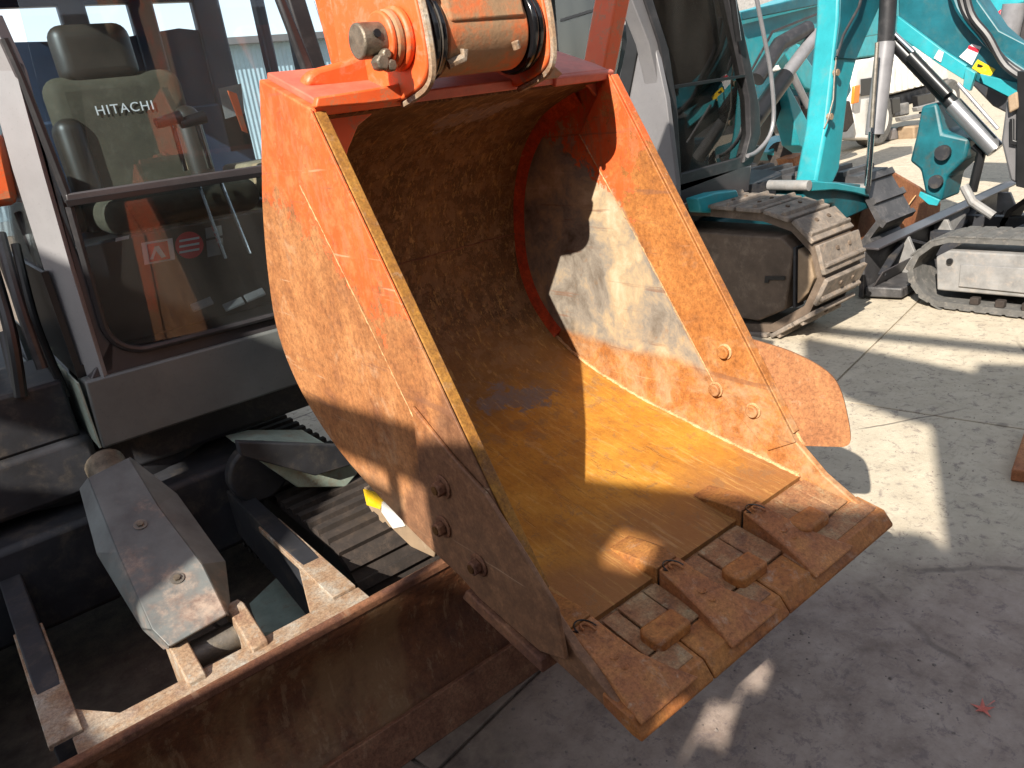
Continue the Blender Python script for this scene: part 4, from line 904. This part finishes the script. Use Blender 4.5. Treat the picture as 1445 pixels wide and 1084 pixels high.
# arm
AXX = 6.0
ar = MB().prism([at(p, 'y', 2.85) for p in [(1186, -60), (1183, 30), (1166, 180), (1151, 258), (1152, 272), (1170, 272), (1185, 240), (1198, 130), (1216, 60), (1242, 0), (1250, -60)]], (0, .16, 0)).build('arm', M['teal'], TM, .02)
ar['label'] = 'bright teal arm hanging straight down'
MB().prism([at(p, 'y', 2.848) for p in [(1186, -60), (1183, 30), (1176, 82), (1206, 84), (1218, 56), (1244, -2), (1250, -60)]], (0, -.012, 0)).build('arm_top_plate', M['teal_shaded'], ar, .003)
MB().prism([at(p, 'y', 2.85) for p in [(1134, 262), (1138, 254), (1176, 256), (1232, 262), (1240, 276), (1232, 292), (1205, 304), (1188, 312), (1175, 288), (1136, 290)]], (0, .22, 0)).build('bucket_link', M['teal_shaded_dirty'], TM, .012)
MB().prism([at(p, 'y', 2.835) for p in [(1138, 255), (1176, 258), (1218, 266), (1222, 278), (1200, 272), (1172, 268), (1140, 270)]], (0, -.03, 0)).build('link_bar', M['teal'], TM, .008)
for px in ((1142, 262), (1226, 266)):
    c = at(px, 'y', 2.80); MB().tube([c, c+V((0, .3, 0))], .035, 18).build('pin', M['greydust'], TM)
for px in ((1177, 103), (1168, 165)):
    c = at(px, 'y', 2.84); MB().tube([c, c+V((0, -.03, 0))], .022, 8).build('hose_clamp', M['trackend'], ar)
MB().tube([at(p, 'y', 2.82) for p in [(1182, 70), (1178, 100), (1176, 140), (1168, 170), (1163, 182)]], .006, 6).build('grease_line', M['steel'], ar)
MB().tube([at(p, 'y', 2.80) for p in [(1225, -40), (1212, 10), (1190, 50), (1181, 80)]], .010, 6).build('grease_line', M['dark'], ar)
MB().tube([at((1256, -40), 'y', 2.75), at((1250, 60), 'y', 2.75)], .055, 18).build('bucket_cylinder', M['dark'], TM)
MB().tube([at((1250, 60), 'y', 2.75), at((1234, 190), 'y', 2.75)], .062, 22).build('bucket_cylinder', M['cylgrey'], TM)
MB().tube([at((1238, 60), 'y', 2.70), at((1230, 180), 'y', 2.70)], .014, 8).build('cylinder_pipe', M['steel'], TM)
MB().tube([at((1230, 186), 'y', 2.75), at((1224, 262), 'y', 2.75)], .022, 16).build('cylinder_rod', M['rod'], TM)
# bucket behind arm
bk2 = MB().prism([at(p, 'y', 3.0) for p in [(1205, 338), (1212, 300), (1240, 250), (1262, 240), (1300, 262), (1330, 285), (1325, 320), (1250, 345), (1212, 350)]], (0, .5, 0)).build('bucket', M['brownbucket'], TM, .03)
MB().tube([at((1258, 322), 'y', 2.99), at((1292, 276), 'y', 2.99)], .005, 6).build('weld_bead', M['weld'], bk2)
# teal swing bracket
sb_ = MB().prism([at(p, 'x', 5.65) for p in [(1292, 192), (1300, 150), (1322, 145), (1330, 188), (1368, 196), (1362, 225), (1335, 250), (1328, 285), (1305, 275), (1298, 240), (1283, 228)]], (.3, 0, 0)).build('swing_bracket', M['teal_shaded_dirty'], TM, .02)
MB().prism([at(p, 'x', 5.64) for p in [(1300, 270), (1328, 282), (1324, 290), (1312, 288), (1298, 276)]], (-.02, 0, 0)).build('bracket_edge', M['teal'], TM, .003)
for px, r in (((1332, 215), .05), ((1322, 256), .045)):
    c = at(px, 'x', 5.63); MB().tube([c, c+V((-.03, 0, 0))], r, 18).build('bracket_eye', M['navy'], TM)
# grey pillar of its cab
cp = MB().prism([at(p, 'x', 5.3) for p in [(1412, 200), (1420, 140), (1445, 125), (1500, 120), (1500, 280), (1440, 262), (1425, 255)]], (.5, 0, 0)).build('cab', M['cabgrey'], TM, .015)
MB().prism([at(p, 'x', 5.29) for p in [(1438, 100), (1470, 100), (1470, 270), (1436, 262)]], (-.03, 0, 0)).build('cab_frame', M['black'], cp, .005)
MB().prism([at(p, 'x', 5.28) for p in [(1424, 136), (1438, 128), (1440, 152), (1426, 160)]], (-.03, 0, 0)).build('work_light', M['trackend'], cp, .01)
pm([(1424, 168), (1430, 168), (1430, 198), (1448, 202), (1448, 208), (1424, 204)], 'x', 5.27, .02, 'door_handle', M['black'], .004)
# dark blade with braced back
bld = MB().prism([(4.92, 2.50, .01), (7.6, 2.60, .01), (7.6, 2.60, .355), (4.92, 2.50, .355)], (0, .035, 0)).build('blade', M['blackrust'], TM, .006)
bld['label'] = 'dark scuffed dozer blade seen from its braced back'
MB().prism([(4.90, 2.40, .350), (7.6, 2.50, .350), (7.6, 2.58, .350), (4.90, 2.52, .350)], (0, 0, .016)).build('blade_flange', M['cabdk'], bld, .004)
MB().prism([(4.92, 2.49, .02), (7.6, 2.59, .02), (7.6, 2.34, .02), (4.98, 2.27, .02)], (0, 0, .07)).build('blade_foot', M['blackrust'], bld, .01)
MB().prism([(4.94, 2.44, .09), (7.6, 2.52, .09), (7.6, 2.46, .20), (4.94, 2.38, .20)], (0, .012, 0)).build('blade_channel', M['cabdk'], bld, .01)
for x in (5.35, 5.95, 6.55, 7.1):
    MB().prism([(x, 2.51, .345), (x, 2.51, .09), (x, 2.30, .09), (x, 2.42, .345)], (.03, 0, 0)).build('blade_rib', M['greydust'], bld, .004)
for a, b in (((5.40, 2.47, .32), (5.93, 2.36, .12)), ((6.0, 2.48, .12), (6.5, 2.44, .32)), ((5.0, 2.42, .16), (5.33, 2.46, .30))):
    MB().beam(a, b, .05, .02).build('blade_brace', M['navy'], bld, .003)
MB().prism([(5.98, 2.49, .34), (6.52, 2.50, .34), (6.40, 2.47, .12), (5.98, 2.47, .12)], (0, -.012, 0)).build('blade_plate', M['greydust'], bld, .003)
for x in (5.75, 6.35):
    MB().prism([(x, 2.45, .30), (x, 2.45, .12), (x, 1.2, .18), (x, 1.2, .30)], (.08, 0, 0)).build('blade_arm', M['navy'], bld, .006)
# rubber track
CX0 = 4.90
lp = stadium(1.95, -.2, .235, .21, 10)
lp = [(2.02, .02), (2.12, .07), (2.19, .16), (2.21, .25), (2.17, .35), (2.08, .43), (1.97, .465), (.2, .50), (0, .42), (-.1, .25), (0, .08), (.15, .02)]
belt(lp, CX0, CX0+.30, .035, TM, M['rubber_grey'], lug=(.085, .078, .007, .002))
MB().sec([(2.03, .12), (2.05, .33), (1.98, .375), (.2, .40), (.2, .16), (1.62, .12), (1.56, .09), (1.45, .09), (1.40, .12), (1.38, .15), (1.9, .15)][:5]+[(1.98, .12)], 'x', CX0+.02, CX0+.26).build('track_frame', M['greydust'], TM, .01)
MB().sec([(1.90, .16), (1.90, .30), (.3, .33), (.3, .16)], 'x', CX0+.005, CX0+.02).build('frame_panel', M['greydust'], TM, .005)
MB().tube([(CX0+.01, 1.96, .315), (CX0-.004, 1.96, .315)], .018, 14).build('frame_hole', M['black'], TM)
for k in range(12):
    y = 1.78-k*.14; MB().box((CX0+.004, y, .055), (CX0+.05, y+.05, .10)).build('roller', M['rubber'], TM, .006)
MB().box((CX0+.3, .3, .12), (6.4, 2.0, .30)).build('lower_frame', M['navy'], TM, .02)
belt([(p[0], p[1]) for p in lp], 6.35, 6.65, .035, TM, M['rubber'])
MB().box((5.3, .1, .45), (6.6, 1.45, .95)).build('house', M['teal_shaded'], TM, .05)
MB().tube([at((1375, 205), 'x', 5.7), at((1385, 215), 'x', 5.7), at((1372, 270), 'x', 5.7)], .03, 10).build('hydraulic_hose', M['black'], TM)
MB().tube([at((1360, 262), 'x', 5.6), at((1372, 285), 'x', 5.6), at((1402, 305), 'x', 5.6)], .03, 10).build('hydraulic_hose', M['greydust'], TM)

# ================================================================== background: far right teal and white truck
TF = root('teal_excavator', (9.5, 4.0, 0), 'teal excavator behind the sloping boom at the top right corner', 'excavator')
pf = lambda pts, v, th, nm, mat, bev=.02: MB().prism([at(p, 'x', v) for p in pts], (th, 0, 0)).build(nm, mat, TF, bev)
pf([(1365, -60), (1376, 0), (1400, 34), (1412, 40), (1418, 14), (1445, 5), (1500, -10), (1500, -60)], 8.0, .4, 'boom', M['teal'])
MB().tube([at((1432, 5), 'x', 7.9), at((1420, 60), 'x', 7.9)], .09, 18).build('cylinder', M['cylgrey'], TF)
pf([(1436, 20), (1500, 10), (1500, 90), (1430, 80)], 8.1, .4, 'house', M['cabdk'])
pf([(1402, 20), (1414, 12), (1414, 40), (1408, 42)], 7.9, .1, 'link', M['red'])
pf([(1340, 88), (1480, 150), (1480, 190), (1400, 150)], 8.6, .6, 'track', M['navy'])
TK = root('white_truck', (13.3, 7.1, 0), 'white tipper truck parked in the background between the teal arms', 'truck')
pt = lambda pts, v, th, nm, mat, bev=.03: MB().prism([at(p, 'y', v) for p in pts], (0, th, 0)).build(nm, mat, TK, bev)
pt([(1203, 150), (1208, 100), (1222, 84), (1248, 80), (1252, 180), (1240, 198), (1208, 196)], 6.6, .45, 'cab', M['white'])
pt([(1214, 112), (1240, 108), (1240, 132), (1214, 136)], 6.58, -.01, 'side_window', M['black'])
pt([(1202, 122), (1210, 120), (1208, 145), (1200, 147)], 6.55, -.05, 'indicator_lamp', M['amber'], .01)
pt([(1250, 86), (1330, 60), (1340, 112), (1252, 135)], 6.7, .7, 'tipper_body', M['white'])
for k in range(7):
    x = 1256+k*9; pt([(x, 88-k*2), (x+2, 87-k*2), (x+2, 130-k*2), (x, 131-k*2)], 6.69, -.06, 'body_rib', M['white'], 0)
pt([(1250, 138), (1330, 116), (1332, 130), (1252, 160)], 6.75, .6, 'chassis', M['navy'])
pt([(1262, 148), (1284, 144), (1284, 162), (1262, 166)], 6.7, .5, 'tool_box', M['greydust'])
pt([(1256, 182), (1284, 178), (1284, 196), (1256, 198)], 6.7, .5, 'fuel_tank', M['cylgrey'])
for px, r in (((1243, 190), .42), ((1340, 170), .42)):
    c = at(px, 'y', 6.6); c.z = .42; MB().tube([c, c+V((0, .3, 0))], r, 28).build('wheel', M['rubber_grey'], TK, .04)
    MB().tube([c+V((0, -.01, 0)), c+V((0, .1, 0))], r*.55, 20).build('wheel_hub', M['white'], TK)
for q_ in ([(1250, 140), (1262, 138), (1263, 158), (1252, 162)], [(1286, 136), (1312, 130), (1312, 148), (1288, 152)], [(1296, 158), (1330, 150), (1326, 172), (1300, 178)]):
    pt(q_, 6.68, -.1, 'chassis_dark_gap', M['black'], .01)  # black boxes standing in for shaded gaps under the tipper body
for q_ in ([(1286, 152), (1330, 140), (1331, 146), (1288, 158)], [(1262, 166), (1300, 160), (1301, 165), (1264, 172)], [(1306, 178), (1326, 174), (1322, 186), (1308, 188)]):
    pt(q_, 6.62, -.1, 'chassis_rail', M['greydust'], .01)
pt([(1224, 140), (1236, 138), (1232, 180), (1222, 184)], 6.58, -.04, 'door_step', M['greydust'], .01)
pt([(1290, 178), (1302, 176), (1302, 214), (1292, 214)], 6.4, .3, 'mudflap', M['trackend'])
BM2 = root('dark_excavator', (10.2, 9.4, 0), 'dark excavator standing far back between the grey cab and the teal arm', 'excavator')
p2 = lambda pts, v, th, nm, mat: MB().prism([at(p, 'y', v) for p in pts], (0, th, 0)).build(nm, mat, BM2, .03)
p2([(1030, 90), (1100, 70), (1190, 62), (1196, 120), (1120, 140), (1040, 150)], 9.0, 2.2, 'house', M['teal_shaded'])
p2([(1040, 150), (1120, 140), (1150, 138), (1150, 158), (1046, 170)], 9.1, 2.0, 'lower_frame', M['navy'])
p2([(1130, 96), (1146, 94), (1146, 124), (1132, 126)], 8.98, -.03, 'side_window', M['black'])
p2([(1052, 100), (1120, 88), (1120, 96), (1052, 108)], 8.98, -.04, 'stripe', M['white'])
TM2 = root('teal_excavator', (12.8, 10.5, 0), 'teal excavator far back above the white truck, its counterweight facing the yard', 'excavator')
p3 = lambda pts, v, th, nm, mat: MB().prism([at(p, 'y', v) for p in pts], (0, th, 0)).build(nm, mat, TM2, .04)
p3([(1196, 40), (1300, 10), (1350, 4), (1350, 60), (1260, 76), (1200, 84)], 10, 2.5, 'house', M['teal'])
p3([(1215, 20), (1262, 6), (1262, -60), (1215, -60)], 10.2, 1.6, 'cab', M['cabdk'])
p3([(1200, 84), (1350, 60), (1350, 90), (1206, 112)], 10.1, 2.2, 'track', M['navy'])
BM3 = root('rear_excavator', (9.0, 6.3, 0), 'teal excavator with folded arm standing between the grey cab and the white truck', 'excavator')
p4 = lambda pts, v, th, nm, mat: MB().prism([at(p, 'y', v) for p in pts], (0, th, 0)).build(nm, mat, BM3, .02)
p4([(1128, 100), (1150, 92), (1196, 92), (1202, 128), (1190, 150), (1150, 158), (1132, 140)], 6.2, .3, 'house', M['teal_shaded_dirty'])
p4([(1100, 60), (1118, 52), (1160, 112), (1150, 130), (1136, 124)], 6.0, .2, 'boom', M['teal'])
p4([(1132, 150), (1200, 142), (1206, 172), (1196, 186), (1140, 190), (1128, 172)], 6.1, .3, 'track', M['rubber'])
p4([(1110, 140), (1128, 134), (1138, 196), (1126, 205), (1112, 180)], 6.0, .2, 'arm', M['navy'])
MB().tube([at((1112, 92), 'y', 5.9), at((1140, 150), 'y', 5.9)], .045, 12).build('arm_cylinder', M['cylgrey'], BM3)
MB().tube([at((1146, 100), 'y', 6.1), at((1176, 84), 'y', 6.1), at((1192, 100), 'y', 6.1)], .03, 8).build('hydraulic_hose', M['black'], BM3)
p4([(1056, 150), (1066, 146), (1072, 186), (1060, 200)], 6.3, .2, 'counterweight', M['navy'])
WT = root('white_van', (9.6, 7.2, 0), 'small white flatbed glimpsed between the grey cab and the teal arm', 'van')
pv = lambda pts, v, th, nm, mat: MB().prism([at(p, 'y', v) for p in pts], (0, th, 0)).build(nm, mat, WT, .03)
pv([(1050, 150), (1078, 138), (1112, 150), (1122, 180), (1112, 196), (1062, 192)], 7.0, .5, 'body', M['greydust'])
pv([(1075, 158), (1100, 155), (1104, 165), (1078, 168)], 6.98, -.05, 'grille', M['greydust'])
pv([(1080, 172), (1122, 170), (1124, 176), (1082, 178)], 6.97, -.06, 'bumper', M['cylgrey'])
c = at((1080, 205), 'y', 7.0); c.z = .35
MB().tube([c, c+V((0, .25, 0))], .35, 24).build('wheel', M['rubber'], WT, .04)

# ================================================================== small things on the ground
mb = MB(); rg = random.Random(3)
for k in range(2600):
    d = 1.2+rg.random()**1.5*7; a_ = rg.uniform(-.95, .62); F2 = V((CF.x, CF.y, 0)).normalized(); R2 = V((F2.y, -F2.x, 0))
    c = F2*d*math.cos(a_)+R2*d*math.sin(a_); r_ = rg.uniform(.0015, .0045)*(1.6 if rg.random() < .08 else 1)
    q = [c+V((math.cos(t)*r_*rg.uniform(.7, 1.2), math.sin(t)*r_*rg.uniform(.7, 1.2), 0)) for t in (0, 1.3, 2.5, 3.8, 5.1)]
    top_ = c+V((rg.uniform(-.3, .3)*r_, rg.uniform(-.3, .3)*r_, r_*.9))
    mb.add(q+[top_], [(0, 1, 5), (1, 2, 5), (2, 3, 5), (3, 4, 5), (4, 0, 5)])
gv = mb.build('grit', M['grit']); tag(gv, 'loose grit and crumbs scattered over the concrete', 'grit', kind='stuff')
rb = MB().prism([(2.95, .90, .002), (3.35, .99, .002), (3.42, .70, .002), (3.05, .60, .002)], (0, 0, .05)).build('rusty_plate', M['brownbucket'], None, .006)
tag(rb, 'rusty steel plate lying on the concrete at the right edge', 'steel plate')
lc = V((1.737, .528, .004)); star = []
for k in range(10):
    r = .030 if k % 2 == 0 else .010
    star.append((lc.x+r*math.cos(k*math.pi/5+.4)*random.uniform(.8, 1.1), lc.y+r*math.sin(k*math.pi/5+.4), lc.z+(.010 if k % 4 == 0 else .0)))
lf = MB(); lf.v = [V(p) for p in star]+[lc+V((0, 0, .006))]; lf.f = [(k, (k+1) % 10, 10) for k in range(10)]
lf.add([lc, lc+V((.045, -.012, .002)), lc+V((.045, -.009, .002))], [(0, 1, 2)])
leafm = plain('red_leaf', (.62, .17, .13), .6, 0, .2, 40)
lo_ = lf.build('fallen_leaf', leafm); tag(lo_, 'small red maple leaf lying on the shaded concrete', 'leaf')
